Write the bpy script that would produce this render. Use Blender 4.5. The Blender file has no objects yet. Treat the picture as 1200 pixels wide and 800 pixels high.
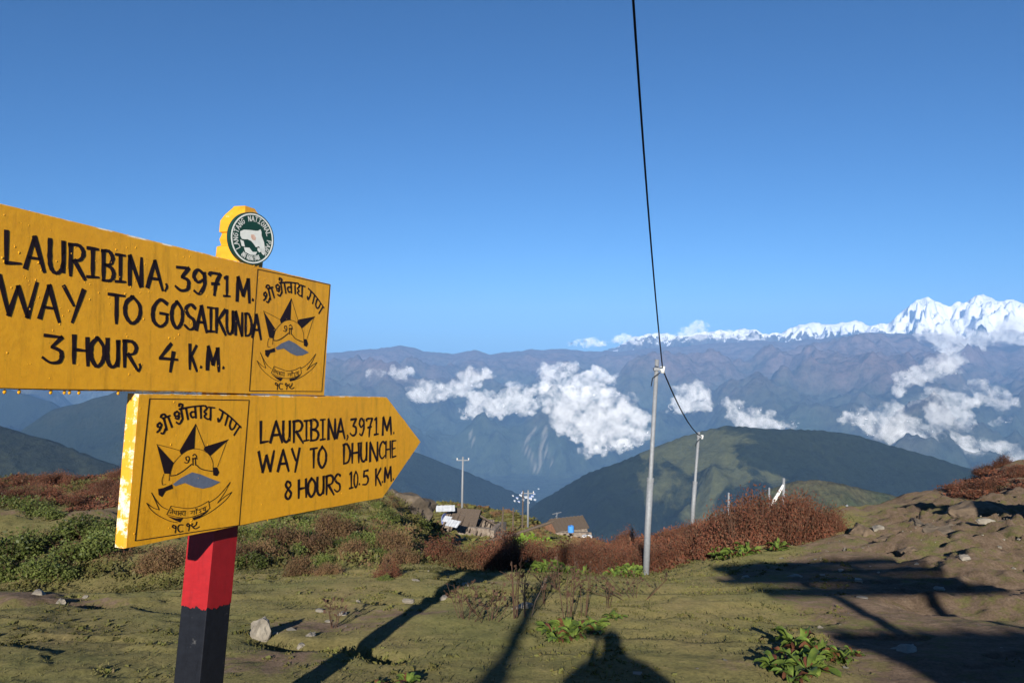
import bpy, bmesh, math, random
import numpy as np
from mathutils import Vector, Matrix
from mathutils.bvhtree import BVHTree

R = math.radians
sc = bpy.context.scene
# ------------------------------------------------------------------ camera, sky, sun
F = 900.0            # focal length in photo pixels (photo is 1200 wide)
EYE = 1.6
cam_d = bpy.data.cameras.new('camera'); cam = bpy.data.objects.new('camera', cam_d)
sc.collection.objects.link(cam); sc.camera = cam
cam.location = (0, 0, EYE); cam.rotation_euler = (R(90), 0, 0)
cam_d.sensor_width = 36.0; cam_d.lens = 36.0 * F / 1200.0
cam_d.clip_start = 0.05; cam_d.clip_end = 200000

SUN_EL, SUN_AZ = 20.5, 6.5        # shadows run forward, 6.5 degrees to the right
w = bpy.data.worlds.new('World'); sc.world = w; w.use_nodes = True
nt = w.node_tree; nt.nodes.clear()
sky = nt.nodes.new('ShaderNodeTexSky'); sky.sky_type = 'NISHITA'; sky.sun_disc = False
sky.sun_elevation = R(SUN_EL); sky.sun_rotation = R(180 + SUN_AZ)
sky.altitude = 3000; sky.air_density = 1.0; sky.dust_density = 3.0; sky.ozone_density = 6.0
bg = nt.nodes.new('ShaderNodeBackground'); bg.inputs[1].default_value = 0.050
wo = nt.nodes.new('ShaderNodeOutputWorld')
tint = nt.nodes.new('ShaderNodeMix'); tint.data_type = 'RGBA'; tint.blend_type = 'MULTIPLY'; tint.inputs[0].default_value = 1; tint.inputs[7].default_value = (.59, 1.02, 1.20, 1)
nt.links.new(sky.outputs[0], tint.inputs[6]); nt.links.new(tint.outputs[2], bg.inputs[0]); nt.links.new(bg.outputs[0], wo.inputs[0])

sl = bpy.data.lights.new('sun', 'SUN'); sl.energy = 5.0; sl.angle = R(0.5); sl.color = (1.0, 0.93, 0.82)
so = bpy.data.objects.new('sun', sl); sc.collection.objects.link(so)
_d = Vector((math.sin(R(SUN_AZ)) * math.cos(R(SUN_EL)), math.cos(R(SUN_AZ)) * math.cos(R(SUN_EL)), -math.sin(R(SUN_EL))))
so.rotation_euler = _d.to_track_quat('-Z', 'Y').to_euler(); so.location = (0, -20, 20)
sc.view_settings.view_transform = 'Standard'; sc.view_settings.look = 'None'
sc.view_settings.exposure = 0.8; sc.view_settings.gamma = 1.0
sc.render.engine = 'CYCLES'
sc.cycles.volume_bounces = 0; sc.cycles.max_bounces = 6; sc.cycles.diffuse_bounces = 2
sc.cycles.transparent_max_bounces = 24; sc.cycles.use_denoising = True

rng = np.random.default_rng(7); random.seed(7)
COL = sc.collection

# ------------------------------------------------------------------ helpers
def tag(o, label=None, cat=None, group=None, kind=None):
    if label: o['label'] = label
    if cat: o['category'] = cat
    if group: o['group'] = group
    if kind: o['kind'] = kind
    return o

def link(name, me, mat=None, parent=None, smooth=False):
    if mat is not None:
        for m in (mat if isinstance(mat, (list, tuple)) else [mat]): me.materials.append(m)
    o = bpy.data.objects.new(name, me); COL.objects.link(o)
    if parent is not None: o.parent = parent
    if smooth: me.polygons.foreach_set('use_smooth', [True] * len(me.polygons)); me.update()
    return o

def empty(name, loc=(0, 0, 0), rz=0.0):
    o = bpy.data.objects.new(name, None); COL.objects.link(o)
    o.location = loc; o.rotation_euler = (0, 0, rz); o.empty_display_size = 0.2
    return o

def npmesh(name, V, Fc, n=4):
    """V (N,3), Fc (M,n)"""
    me = bpy.data.meshes.new(name); V = np.asarray(V, np.float32); Fc = np.asarray(Fc, np.int32)
    me.vertices.add(len(V)); me.vertices.foreach_set('co', V.ravel())
    me.loops.add(Fc.size); me.loops.foreach_set('vertex_index', Fc.ravel())
    me.polygons.add(len(Fc)); me.polygons.foreach_set('loop_start', np.arange(0, Fc.size, n, dtype=np.int32))
    me.update(calc_edges=True); me.validate()
    return me

class MB:
    """collects shapes, makes one mesh"""
    def __init__(s): s.v = []; s.f = []; s.mi = []; s.m = 0
    def poly(s, pts, faces):
        b = len(s.v); s.v += [tuple(p) for p in pts]
        for f in faces: s.f.append([b + i for i in f]); s.mi.append(s.m)
    def box(s, c, d, rot=None):
        c = Vector(c); hx, hy, hz = d[0] / 2, d[1] / 2, d[2] / 2
        P = [Vector((x, y, z)) for x in (-hx, hx) for y in (-hy, hy) for z in (-hz, hz)]
        if rot is not None: P = [rot @ p for p in P]
        s.poly([p + c for p in P], [(0, 1, 3, 2), (4, 6, 7, 5), (0, 4, 5, 1), (2, 3, 7, 6), (0, 2, 6, 4), (1, 5, 7, 3)])
    def tube(s, pts, radii, n=8, cap=True):
        pts = [Vector(p) for p in pts]
        if not isinstance(radii, (list, tuple)): radii = [radii] * len(pts)
        rings = []; b = len(s.v); up = None
        for i, p in enumerate(pts):
            t = (pts[min(i + 1, len(pts) - 1)] - pts[max(i - 1, 0)]).normalized()
            if up is None: up = Vector((0, 0, 1)) if abs(t.z) < .9 else Vector((1, 0, 0))
            a = t.cross(up).normalized(); c = a.cross(t).normalized(); up = c
            for k in range(n):
                th = 2 * math.pi * k / n
                s.v.append(tuple(p + (a * math.cos(th) + c * math.sin(th)) * radii[i]))
        for i in range(len(pts) - 1):
            for k in range(n):
                q = (k + 1) % n
                s.f.append([b + i * n + k, b + i * n + q, b + (i + 1) * n + q, b + (i + 1) * n + k]); s.mi.append(s.m)
        if cap:
            s.f.append([b + k for k in range(n)][::-1]); s.mi.append(s.m)
            s.f.append([b + (len(pts) - 1) * n + k for k in range(n)]); s.mi.append(s.m)
    def build(s, name, mat, parent=None, smooth=False, bevel=0):
        me = bpy.data.meshes.new(name); me.from_pydata(s.v, [], s.f)
        if isinstance(mat, (list, tuple)):
            for m in mat: me.materials.append(m)
            me.polygons.foreach_set('material_index', s.mi)
        else: me.materials.append(mat)
        me.update()
        bm = bmesh.new(); bm.from_mesh(me); bmesh.ops.recalc_face_normals(bm, faces=bm.faces)
        if bevel: bmesh.ops.bevel(bm, geom=bm.edges[:], offset=bevel, segments=2, affect='EDGES', profile=.6)
        bm.to_mesh(me); bm.free()
        return link(name, me, None, parent, smooth)

def _hash(ix, iy, seed):
    h = (ix.astype(np.int64) * 374761393 + iy.astype(np.int64) * 668265263 + seed * 1442695041) & 0xffffffff
    h = ((h ^ (h >> 13)) * 1274126177) & 0xffffffff
    return (h ^ (h >> 16)) & 0xffffffff
def pnoise(x, y, seed=0):
    x = np.asarray(x, float); y = np.asarray(y, float)
    ix = np.floor(x); iy = np.floor(y); fx = x - ix; fy = y - iy
    u = fx ** 3 * (fx * (fx * 6 - 15) + 10); v = fy ** 3 * (fy * (fy * 6 - 15) + 10)
    def g(dx, dy):
        a = _hash(ix + dx, iy + dy, seed) / 4294967296.0 * 2 * np.pi
        return np.cos(a) * (fx - dx) + np.sin(a) * (fy - dy)
    return ((g(0, 0) * (1 - u) + g(1, 0) * u) * (1 - v) + (g(0, 1) * (1 - u) + g(1, 1) * u) * v) * 1.5
def fbm(x, y, oct=5, seed=0, gain=.5):
    s = 0; a = 1.0; f = 1.0
    for i in range(oct):
        s = s + a * pnoise(x * f + i * 17.3, y * f - i * 9.1, seed + i); a *= gain; f *= 2.03
    return s
def ridged(x, y, oct=6, seed=0, gain=.5):
    s = 0; a = 1.0; f = 1.0; wgt = 1.0
    for i in range(oct):
        n = 1 - np.abs(pnoise(x * f + i * 7.7, y * f + i * 3.1, seed + i)); n = n * n * wgt
        s = s + a * n; wgt = np.clip(n * 1.6, 0, 1); a *= gain; f *= 2.07
    return s
def sstep(a, b, x):
    t = np.clip((x - a) / (b - a), 0, 1); return t * t * (3 - 2 * t)

# ------------------------------------------------------------------ materials
def mat(name): 
    m = bpy.data.materials.new(name); m.use_nodes = True; n = m.node_tree; n.nodes.clear()
    o = n.nodes.new('ShaderNodeOutputMaterial'); b = n.nodes.new('ShaderNodeBsdfPrincipled')
    n.links.new(b.outputs[0], o.inputs[0]); b.inputs['Specular IOR Level'].default_value = .25
    return m, n, b, o
def N(nt, t, **k):
    n = nt.nodes.new(t)
    for a, v in k.items(): setattr(n, a, v)
    return n
def noise_node(nt, scale, detail=4, rough=.55, vec=None, dist=0):
    n = N(nt, 'ShaderNodeTexNoise'); n.inputs['Scale'].default_value = scale; n.inputs['Detail'].default_value = detail
    n.inputs['Roughness'].default_value = rough; n.inputs['Distortion'].default_value = dist
    if vec is not None: nt.links.new(vec, n.inputs['Vector'])
    return n
def ramp(nt, fac, stops, interp='LINEAR'):
    r = N(nt, 'ShaderNodeValToRGB'); r.color_ramp.interpolation = interp
    e = r.color_ramp.elements
    while len(e) < len(stops): e.new(.5)
    for q, (p, c) in zip(e, stops): q.position = p; q.color = (c[0], c[1], c[2], 1) if hasattr(c, '__len__') else (c, c, c, 1)
    nt.links.new(fac, r.inputs[0]); return r
def mix(nt, fac, a, b, mode='MIX'):
    m = N(nt, 'ShaderNodeMix', data_type='RGBA', blend_type=mode)
    for s, v in ((m.inputs[0], fac), (m.inputs[6], a), (m.inputs[7], b)):
        if hasattr(v, 'links') or hasattr(v, 'is_linked'): nt.links.new(v, s)
        elif hasattr(v, '__len__'): s.default_value = (v[0], v[1], v[2], 1)
        else: s.default_value = v
    return m.outputs[2]
def math_n(nt, op, a, b=None, c=None):
    m = N(nt, 'ShaderNodeMath', operation=op)
    for i, v in enumerate((a, b, c)):
        if v is None: continue
        if hasattr(v, 'is_linked'): nt.links.new(v, m.inputs[i])
        else: m.inputs[i].default_value = v
    return m.outputs[0]
def bump(nt, b, h, strength=.4, dist=.02):
    n = N(nt, 'ShaderNodeBump'); n.inputs['Strength'].default_value = strength; n.inputs['Distance'].default_value = dist
    nt.links.new(h, n.inputs['Height']); nt.links.new(n.outputs[0], b.inputs['Normal'])
def simple(name, c1, c2=None, scale=8, rough=.7, bmp=.2, bd=.01, metal=0, coords='Object', spec=.25):
    m, n, b, o = mat(name); tc = N(n, 'ShaderNodeTexCoord')
    no = noise_node(n, scale, 6, .6, tc.outputs[coords])
    c2 = c2 or tuple(x * .7 for x in c1)
    r = ramp(n, no.outputs[0], [(.3, c2), (.7, c1)]); n.links.new(r.outputs[0], b.inputs['Base Color'])
    b.inputs['Roughness'].default_value = rough; b.inputs['Metallic'].default_value = metal
    b.inputs['Specular IOR Level'].default_value = spec
    if bmp: bump(n, b, no.outputs[0], bmp, bd)
    return m
def foliage(name, cols, rough=.6, trans=.25):
    m, n, b, o = mat(name); g = N(n, 'ShaderNodeNewGeometry')
    st = [(i / max(1, len(cols) - 1), c) for i, c in enumerate(cols)]
    r = ramp(n, g.outputs['Random Per Island'], st)
    tc = N(n, 'ShaderNodeTexCoord'); no = noise_node(n, .7, 3, .5, g.outputs['Position'])
    v = ramp(n, no.outputs[0], [(.35, .55), (.65, 1.25)])
    col = mix(n, 1.0, r.outputs[0], v.outputs[0], 'MULTIPLY')
    n.links.new(col, b.inputs['Base Color']); b.inputs['Roughness'].default_value = rough; b.inputs['Diffuse Roughness'].default_value = .8
    t = N(n, 'ShaderNodeBsdfTranslucent'); n.links.new(col, t.inputs[0])
    ms = N(n, 'ShaderNodeMixShader'); ms.inputs[0].default_value = trans
    n.links.new(b.outputs[0], ms.inputs[1]); n.links.new(t.outputs[0], ms.inputs[2]); n.links.new(ms.outputs[0], o.inputs[0])
    return m

M = {}
M['steel'] = simple('galvanised_steel', (.27, .285, .30), (.20, .21, .225), 20, .6, .1, .002, .15)
M['cable'] = simple('cable_black', (.012, .012, .014), None, 40, .6, 0)
M['twig'] = simple('dry_twig', (.10, .055, .035), (.05, .028, .018), 30, .8, .2)
M['rock'] = simple('pale_rock', (.30, .27, .22), (.15, .13, .105), 6, .85, .8, .03)
M['darkrock'] = simple('brown_rock', (.15, .12, .09), (.07, .055, .04), 5, .9, .8, .03)
M['earth'] = simple('bare_earth', (.17, .125, .085), (.09, .066, .045), 6, .95, .8, .03)
M['stonewall'] = simple('dry_stone', (.30, .25, .2), (.13, .1, .08), 3.0, .95, .8, .1)
M['timber'] = simple('old_timber', (.13, .10, .075), (.06, .045, .035), 14, .85, .5)
M['whitetin'] = simple('white_sheet', (.5, .52, .55), (.36, .38, .41), 3, .5, .1)
M['bluetarp'] = simple('blue_tarp', (.2, .26, .62), (.3, .38, .7), 4, .6, .2)
M['bluedrum'] = simple('blue_plastic', (.08, .3, .75), (.06, .24, .62), 4, .4, 0)
M['rust'] = simple('rusty_brick', (.33, .17, .10), (.2, .11, .07), 3, .9, .5)
M['white'] = simple('white_paint', (.78, .78, .76), (.68, .68, .66), 4, .6, .1)
M['heath'] = foliage('heath_leaves', [(.06, .028, .020), (.175, .060, .034), (.225, .085, .045), (.13, .058, .036), (.21, .125, .072)], .75, .3)
M['brownheath'] = foliage('brown_heath_leaves', [(.08, .05, .03), (.17, .10, .05), (.21, .13, .065), (.14, .11, .045), (.19, .09, .05)], .75, .3)
M['green'] = foliage('green_leaves', [(.06, .075, .02), (.11, .15, .035), (.17, .20, .05), (.09, .10, .03), (.20, .23, .07)], .5, .35)
M['olive'] = foliage('olive_leaves', [(.07, .065, .022), (.14, .13, .042), (.16, .165, .045), (.15, .11, .045)], .6, .3)
M['bright'] = foliage('bright_leaves', [(.12, .2, .02), (.2, .3, .04), (.16, .24, .03)], .45, .35)
M['grass'] = foliage('turf_blades', [(.08, .075, .024), (.115, .108, .036), (.14, .125, .046), (.09, .10, .03), (.19, .16, .07)], .7, .35)
M['autumn'] = foliage('autumn_leaves', [(.25, .15, .03), (.2, .05, .03), (.3, .22, .05), (.12, .16, .03)], .5, .3)
M['pebble'] = simple('pebbles', (.30, .27, .22), (.15, .13, .1), 3, .9, .3)

# yellow paint with brushmarks, worn to pale wood where thin
def paint(name, c, c2, worn=None, worn_amt=.62, rough=.42):
    m, n, b, o = mat(name); tc = N(n, 'ShaderNodeTexCoord')
    mp = N(n, 'ShaderNodeMapping'); mp.inputs['Scale'].default_value = (1.5, 14, 14); n.links.new(tc.outputs['Object'], mp.inputs[0])
    br = noise_node(n, 3, 6, .65, mp.outputs[0]); big = noise_node(n, 2.2, 4, .6, tc.outputs['Object'])
    fine = noise_node(n, 90, 4, .6, tc.outputs['Object'])
    f = math_n(n, 'ADD', math_n(n, 'MULTIPLY', br.outputs[0], .5), math_n(n, 'MULTIPLY', big.outputs[0], .5))
    r = ramp(n, f, [(.36, c2), (.60, c)]); col = r.outputs[0]
    m2 = N(n, 'ShaderNodeMapping'); m2.inputs['Scale'].default_value = (9, 9, 1.0); n.links.new(tc.outputs['Object'], m2.inputs[0])
    run = noise_node(n, 2.5, 7, .7, m2.outputs[0]); rk_ = ramp(n, run.outputs[0], [(.30, .72), (.46, 1.0), (.72, 1.06)]); col = mix(n, 1.0, col, rk_.outputs[0], 'MULTIPLY')
    sp = noise_node(n, 160, 3, .6, tc.outputs['Object']); sk_ = ramp(n, sp.outputs[0], [(.26, .55), (.34, 1.0)]); col = mix(n, 1.0, col, sk_.outputs[0], 'MULTIPLY')
    if worn:
        wn = noise_node(n, 14, 8, .75, tc.outputs['Object'])
        k = ramp(n, wn.outputs[0], [(worn_amt, 0.0), (worn_amt + .07, 1.0)])
        col = mix(n, k.outputs[0], col, worn)
    n.links.new(col, b.inputs['Base Color']); b.inputs['Specular IOR Level'].default_value = .5
    rr = ramp(n, big.outputs[0], [(.3, rough), (.7, rough + .16)]); n.links.new(rr.outputs[0], b.inputs['Roughness'])
    hh = math_n(n, 'ADD', math_n(n, 'MULTIPLY', fine.outputs[0], .4), br.outputs[0])
    bump(n, b, hh, .35, .0025)
    return m
M['yellow'] = paint('yellow_paint', (.95, .455, .014), (.82, .365, .010))
M['yellow_end'] = paint('worn_yellow_paint', (.76, .37, .025), (.68, .30, .015), (.78, .70, .52), .50)
M['yellow_head'] = paint('head_yellow_paint', (.78, .38, .02), (.68, .30, .012), (.72, .62, .42), .62)
M['red'] = paint('red_paint', (.36, .010, .014), (.27, .007, .010), rough=.45)
M['black'] = paint('black_paint', (.009, .010, .014), (.014, .016, .022), (.09, .09, .09), .63, .38)
M['black'].node_tree.nodes['Principled BSDF'].inputs['Specular IOR Level'].default_value = .22
M['ink'] = simple('brush_lettering', (.022, .010, .012), (.014, .007, .008), 60, .5, .1, .001)
M['bladegrey'] = simple('grey_paint', (.17, .20, .27), (.13, .155, .21), 60, .5, .1, .001)
M['disc'] = simple('green_enamel', (.012, .055, .04), (.009, .04, .032), 12, .4, .05, .001)
M['discwhite'] = simple('cream_enamel', (.72, .74, .70), (.6, .63, .6), 40, .5, 0)
M['panda'] = simple('pinkish_enamel', (.7, .55, .45), (.5, .25, .18), 40, .5, 0)

# water droplets
m, n, b, o = mat('water_drop'); b.inputs['Base Color'].default_value = (.92, .42, .014, 1)
b.inputs['Roughness'].default_value = .16; b.inputs['Specular IOR Level'].default_value = .6
M['drop'] = m

# ground: turf and earth chosen by the vertex attribute 'dirt'
m, n, b, o = mat('mountain_turf'); at = N(n, 'ShaderNodeAttribute', attribute_name='dirt'); g = N(n, 'ShaderNodeNewGeometry')
pos = g.outputs['Position']
n1 = noise_node(n, .9, 6, .62, pos); n2 = noise_node(n, 7, 7, .7, pos); n3 = noise_node(n, 40, 5, .7, pos); n4 = noise_node(n, .18, 4, .5, pos)
gr = ramp(n, n2.outputs[0], [(.3, (.045, .042, .017)), (.48, (.098, .088, .032)), (.62, (.132, .112, .045)), (.8, (.18, .142, .072))])
gr2 = ramp(n, n1.outputs[0], [(.35, (.078, .083, .032)), (.55, (.118, .100, .044)), (.7, (.14, .105, .056))])
gcol = mix(n, .5, gr.outputs[0], gr2.outputs[0])
dr = ramp(n, n2.outputs[0], [(.3, (.036, .026, .018)), (.5, (.088, .062, .043)), (.68, (.122, .090, .064)), (.85, (.18, .14, .10))])
df = math_n(n, 'ADD', at.outputs['Fac'], math_n(n, 'MULTIPLY', math_n(n, 'SUBTRACT', n2.outputs[0], .5), 1.3))
df = math_n(n, 'ADD', df, math_n(n, 'MULTIPLY', math_n(n, 'SUBTRACT', n1.outputs[0], .5), .8))
dk = ramp(n, df, [(.40, 0.0), (.62, 1.0)])
col = mix(n, dk.outputs[0], gcol, dr.outputs[0])
spk = ramp(n, n3.outputs[0], [(.3, .62), (.5, 1.0), (.72, 1.35)])
col = mix(n, 1.0, col, spk.outputs[0], 'MULTIPLY')
n.links.new(col, b.inputs['Base Color']); b.inputs['Roughness'].default_value = .95; b.inputs['Specular IOR Level'].default_value = .1; b.inputs['Diffuse Roughness'].default_value = 1.0
hh = math_n(n, 'ADD', math_n(n, 'MULTIPLY', n3.outputs[0], .25), n2.outputs[0]); bump(n, b, hh, .5, .03)
M['turf'] = m

# distant slopes
def slope_mat(name, low, mid, high, z0, z1, sc_=.0012, forest=None, snow=None):
    m, n, b, o = mat(name); g = N(n, 'ShaderNodeNewGeometry'); pos = g.outputs['Position']
    sx = N(n, 'ShaderNodeSeparateXYZ'); n.links.new(pos, sx.inputs[0])
    big = noise_node(n, sc_, 7, .6, pos); fine = noise_node(n, sc_ * 9, 8, .7, pos)
    zz = N(n, 'ShaderNodeMapRange'); zz.inputs[1].default_value = z0; zz.inputs[2].default_value = z1; n.links.new(sx.outputs[2], zz.inputs[0])
    f = math_n(n, 'ADD', zz.outputs[0], math_n(n, 'MULTIPLY', math_n(n, 'SUBTRACT', big.outputs[0], .5), 1.1))
    r = ramp(n, f, [(.1, low), (.5, mid), (.9, high)])
    v = ramp(n, fine.outputs[0], [(.32, .45), (.5, 1.0), (.7, 1.5)])
    col = mix(n, 1.0, r.outputs[0], v.outputs[0], 'MULTIPLY')
    if forest:
        k = noise_node(n, forest[1], 6, .6, pos, .6); mr = N(n, 'ShaderNodeMapRange'); n.links.new(sx.outputs[0], mr.inputs[0]); mr.inputs[1].default_value = 1050; mr.inputs[2].default_value = 1450; mr.inputs[3].default_value = .05; mr.inputs[4].default_value = -.25
        mr2 = N(n, 'ShaderNodeMapRange'); n.links.new(sx.outputs[0], mr2.inputs[0]); mr2.inputs[1].default_value = 350; mr2.inputs[2].default_value = 700; mr2.inputs[3].default_value = -.12; mr2.inputs[4].default_value = 0
        kf = math_n(n, 'ADD', math_n(n, 'ADD', k.outputs[0], mr.outputs[0]), mr2.outputs[0])
        kk = ramp(n, kf, [(forest[2], 0.0), (forest[2] + .05, 1.0)])
        v2 = ramp(n, fine.outputs[0], [(.3, .7), (.7, 1.25)])
        col = mix(n, kk.outputs[0], col, mix(n, 1.0, forest[0], v2.outputs[0], 'MULTIPLY'))
    at = N(n, 'ShaderNodeAttribute', attribute_name='scar')
    col = mix(n, at.outputs['Fac'], col, (.42, .38, .33))
    if snow:
        ns = noise_node(n, .0011, 9, .72, pos); nrm = N(n, 'ShaderNodeSeparateXYZ'); n.links.new(g.outputs['Normal'], nrm.inputs[0])
        zs = N(n, 'ShaderNodeMapRange'); zs.inputs[1].default_value = snow[0]; zs.inputs[2].default_value = snow[1]; n.links.new(sx.outputs[2], zs.inputs[0])
        f2 = math_n(n, 'ADD', zs.outputs[0], math_n(n, 'MULTIPLY', math_n(n, 'SUBTRACT', ns.outputs[0], .5), 1.8))
        f2 = math_n(n, 'ADD', f2, math_n(n, 'MULTIPLY', math_n(n, 'SUBTRACT', nrm.outputs[2], .55), .9))
        ks = ramp(n, f2, [(.42, 0.0), (.5, 1.0)]); col = mix(n, ks.outputs[0], col, (.88, .89, .92))
    n.links.new(col, b.inputs['Base Color']); b.inputs['Roughness'].default_value = .95; b.inputs['Specular IOR Level'].default_value = .05
    bump(n, b, fine.outputs[0], .6, .12 / sc_)
    return m
M['range'] = slope_mat('far_range_slopes', (.035, .05, .03), (.062, .062, .045), (.125, .088, .08), -1400, -200, .0009, None)
M['snow'] = slope_mat('snow_peaks', (.08, .07, .07), (.11, .1, .1), (.14, .13, .13), 0, 900, .0008, None, (-120, 480))
M['greenhill'] = slope_mat('green_hill', (.009, .014, .008), (.013, .019, .010), (.018, .024, .012), -700, -380, .004, ((.078, .082, .035), .0024, .53))
M['forest'] = slope_mat('dark_forest', (.012, .018, .011), (.016, .023, .013), (.026, .03, .017), -900, -300, .005)
M['tanhill'] = slope_mat('tan_hill', (.05, .06, .025), (.10, .085, .04), (.17, .115, .06), -330, -190, .01)

# ------------------------------------------------------------------ near ground
TY = np.array([0, 2.2, 4.5, 6.0, 8.2, 9.6, 10.9, 12.6, 14.0, 16.3, 20, 25, 32, 45, 70, 100, 160.])
tab = {
 -500: [736, 690, 705, 685, 640, 610, 598, 586, 573, 580, 625, 700, 760, 900],
    0: [738, 688, 705, 688, 640, 610, 598, 587, 573, 578, 620, 700, 760, 900],
  150: [741, 690, 700, 688, 640, 612, 600, 588, 574, 578, 620, 700, 760, 900],
  300: [742, 690, 677, 668, 655, 640, 620, 604, 590, 582, 610, 690, 760, 900],
  450: [742, 692, 674, 667, 655, 645, 628, 612, 596, 578, 598, 680, 760, 900],
  520: [742, 692, 676, 668, 664, 662, 656, 650, 645, 641, 638, 630, 592, 700],
  590: [742, 694, 678, 672, 670, 668, 665, 660, 655, 650, 647, 638, 602, 700],
  660: [742, 694, 680, 675, 673, 671, 667, 660, 654, 650, 646, 640, 632, 720],
  755: [742, 694, 683, 679, 676, 672, 664, 650, 640, 640, 665, 740, 800, 900],
  830: [742, 694, 680, 670, 663, 656, 645, 630, 622, 632, 665, 740, 800, 900],
  900: [742, 692, 673, 660, 649, 641, 630, 622, 620, 632, 665, 740, 800, 900],
 1000: [742, 690, 668, 652, 637, 628, 616, 606, 600, 606, 650, 740, 800, 900],
 1100: [742, 688, 664, 644, 626, 614, 603, 590, 579, 580, 620, 740, 800, 900],
 1200: [742, 686, 662, 640, 620, 608, 600, 574, 554, 552, 600, 720, 800, 900],
 1700: [742, 686, 660, 635, 612, 598, 588, 562, 542, 540, 590, 720, 800, 900],
}
PX = np.array(sorted(tab)); ZT = []
for k in PX:
    row = tab[k]; z = [0, -.2, -.4] + [EYE - (p - 400) / F * y for p, y in zip(row, TY[3:])]; ZT.append(z)
ZT = np.array(ZT)

def base_z(px, Y):
    px = np.clip(px, PX[0] + .01, PX[-1] - .01); Yc = np.clip(Y, 0, 159.99)
    i = np.clip(np.searchsorted(PX, px) - 1, 0, len(PX) - 2); u = (px - PX[i]) / (PX[i + 1] - PX[i]); u = u * u * (3 - 2 * u)
    j = np.clip(np.searchsorted(TY, Yc, side='right') - 1, 0, len(TY) - 2); v = (Yc - TY[j]) / (TY[j + 1] - TY[j])
    # cubic (monotone-ish) interpolation along Y
    def cub(ii):
        a = ZT[ii, np.clip(j - 1, 0, None)]; b_ = ZT[ii, j]; c = ZT[ii, j + 1]; d = ZT[ii, np.clip(j + 2, None, len(TY) - 1)]
        h = TY[j + 1] - TY[j]; hm = np.maximum(TY[j] - TY[np.clip(j - 1, 0, None)], .01); hp = np.maximum(TY[np.clip(j + 2, None, len(TY) - 1)] - TY[j + 1], .01)
        s0 = (c - b_) / h; sm = (b_ - a) / hm; sp = (d - c) / hp
        m0 = np.where(j > 0, (sm * h + s0 * hm) / (h + hm), s0) * h; m1 = np.where(j < len(TY) - 2, (sp * h + s0 * hp) / (h + hp), s0) * h
        v2 = v * v; v3 = v2 * v
        return (2 * v3 - 3 * v2 + 1) * b_ + (v3 - 2 * v2 + v) * m0 + (-2 * v3 + 3 * v2) * c + (v3 - v2) * m1
    z = cub(i) * (1 - u) + cub(i + 1) * u
    z = z - np.clip(Y - 160, 0, None) * .75
    return np.maximum(z, -1900)

def ground_z(x, y):
    x = np.asarray(x, float); y = np.asarray(y, float); r = np.hypot(x, y) + 1e-6
    az = np.arctan2(x, y); aa = np.abs(az); azc = np.clip(az, -R(50), R(50))
    Y = r * np.cos(azc); px = 600 + F * np.tan(azc)
    zf = base_z(px, Y)
    k = sstep(R(55), R(95), aa)
    zb = .03 * r * sstep(3, 30, r)
    z = zf * (1 - k) + zb * k
    near = sstep(1.5, 3.5, r)
    z = z + near * (.016 * fbm(x * 1.6, y * 1.6, 5, 3, .42) + .007 * (ridged(x * 4.2, y * 4.2, 3, 77) - 1) * sstep(.0, .25, fbm(x * .8, y * .8, 3, 78)) + .06 * fbm(x * .35, y * .35, 3, 11) * sstep(3, 9, r))
    z = z - .13 * np.exp(-((y - 5.45 - .22 * np.sin(x * 2.6) - .1 * np.sin(x * 9)) / .13) ** 2) * sstep(-2.1, -1.7, x) * sstep(-.55, -.9, x)
    z = z - .16 * np.exp(-((y - 7.5 - .3 * np.sin(x * 1.6) - .12 * np.sin(x * 7)) / .16) ** 2) * sstep(-6.2, -5.4, x) * sstep(-3.0, -3.9, x)
    z = z - .10 * np.exp(-((y - 8.3 - .25 * np.sin(x * 2.2)) / .14) ** 2) * sstep(-1.4, -1.0, x) * sstep(.6, .2, x)
    # small terracettes / eroded lips
    t = fbm(x * .45 + 5, y * .9, 4, 21); z = z - near * .03 * sstep(.12, .22, t) * sstep(4, 7, r)
    rough = sstep(9, 16, r)
    z = z + rough * (.14 * fbm(x * .8, y * .8, 5, 31) + .5 * fbm(x * .12, y * .12, 4, 41) * sstep(14, 40, r))
    # eroded earth bank on the right
    pxf = 600 + F * np.tan(azc); er = sstep(1000, 1080, pxf) * sstep(7, 9, r) * (1 - sstep(22, 28, r)) * (1 - k)
    e = ridged(x * .33, y * .5, 5, 55); t2 = fbm(x * .5 + 3, y * .85 + 1, 4, 91); t3 = fbm(x * .9, y * 1.3 + 4, 4, 93); z = z - er * sstep(10.5, 13, r) * (.16 * sstep(.02, .14, t2) + .05 * sstep(.05, .14, t3)); z = z + er * (.16 * (e - 1.0) + .05 * fbm(x * 3.1, y * 3.1, 3, 57)) 
    return z

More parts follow.
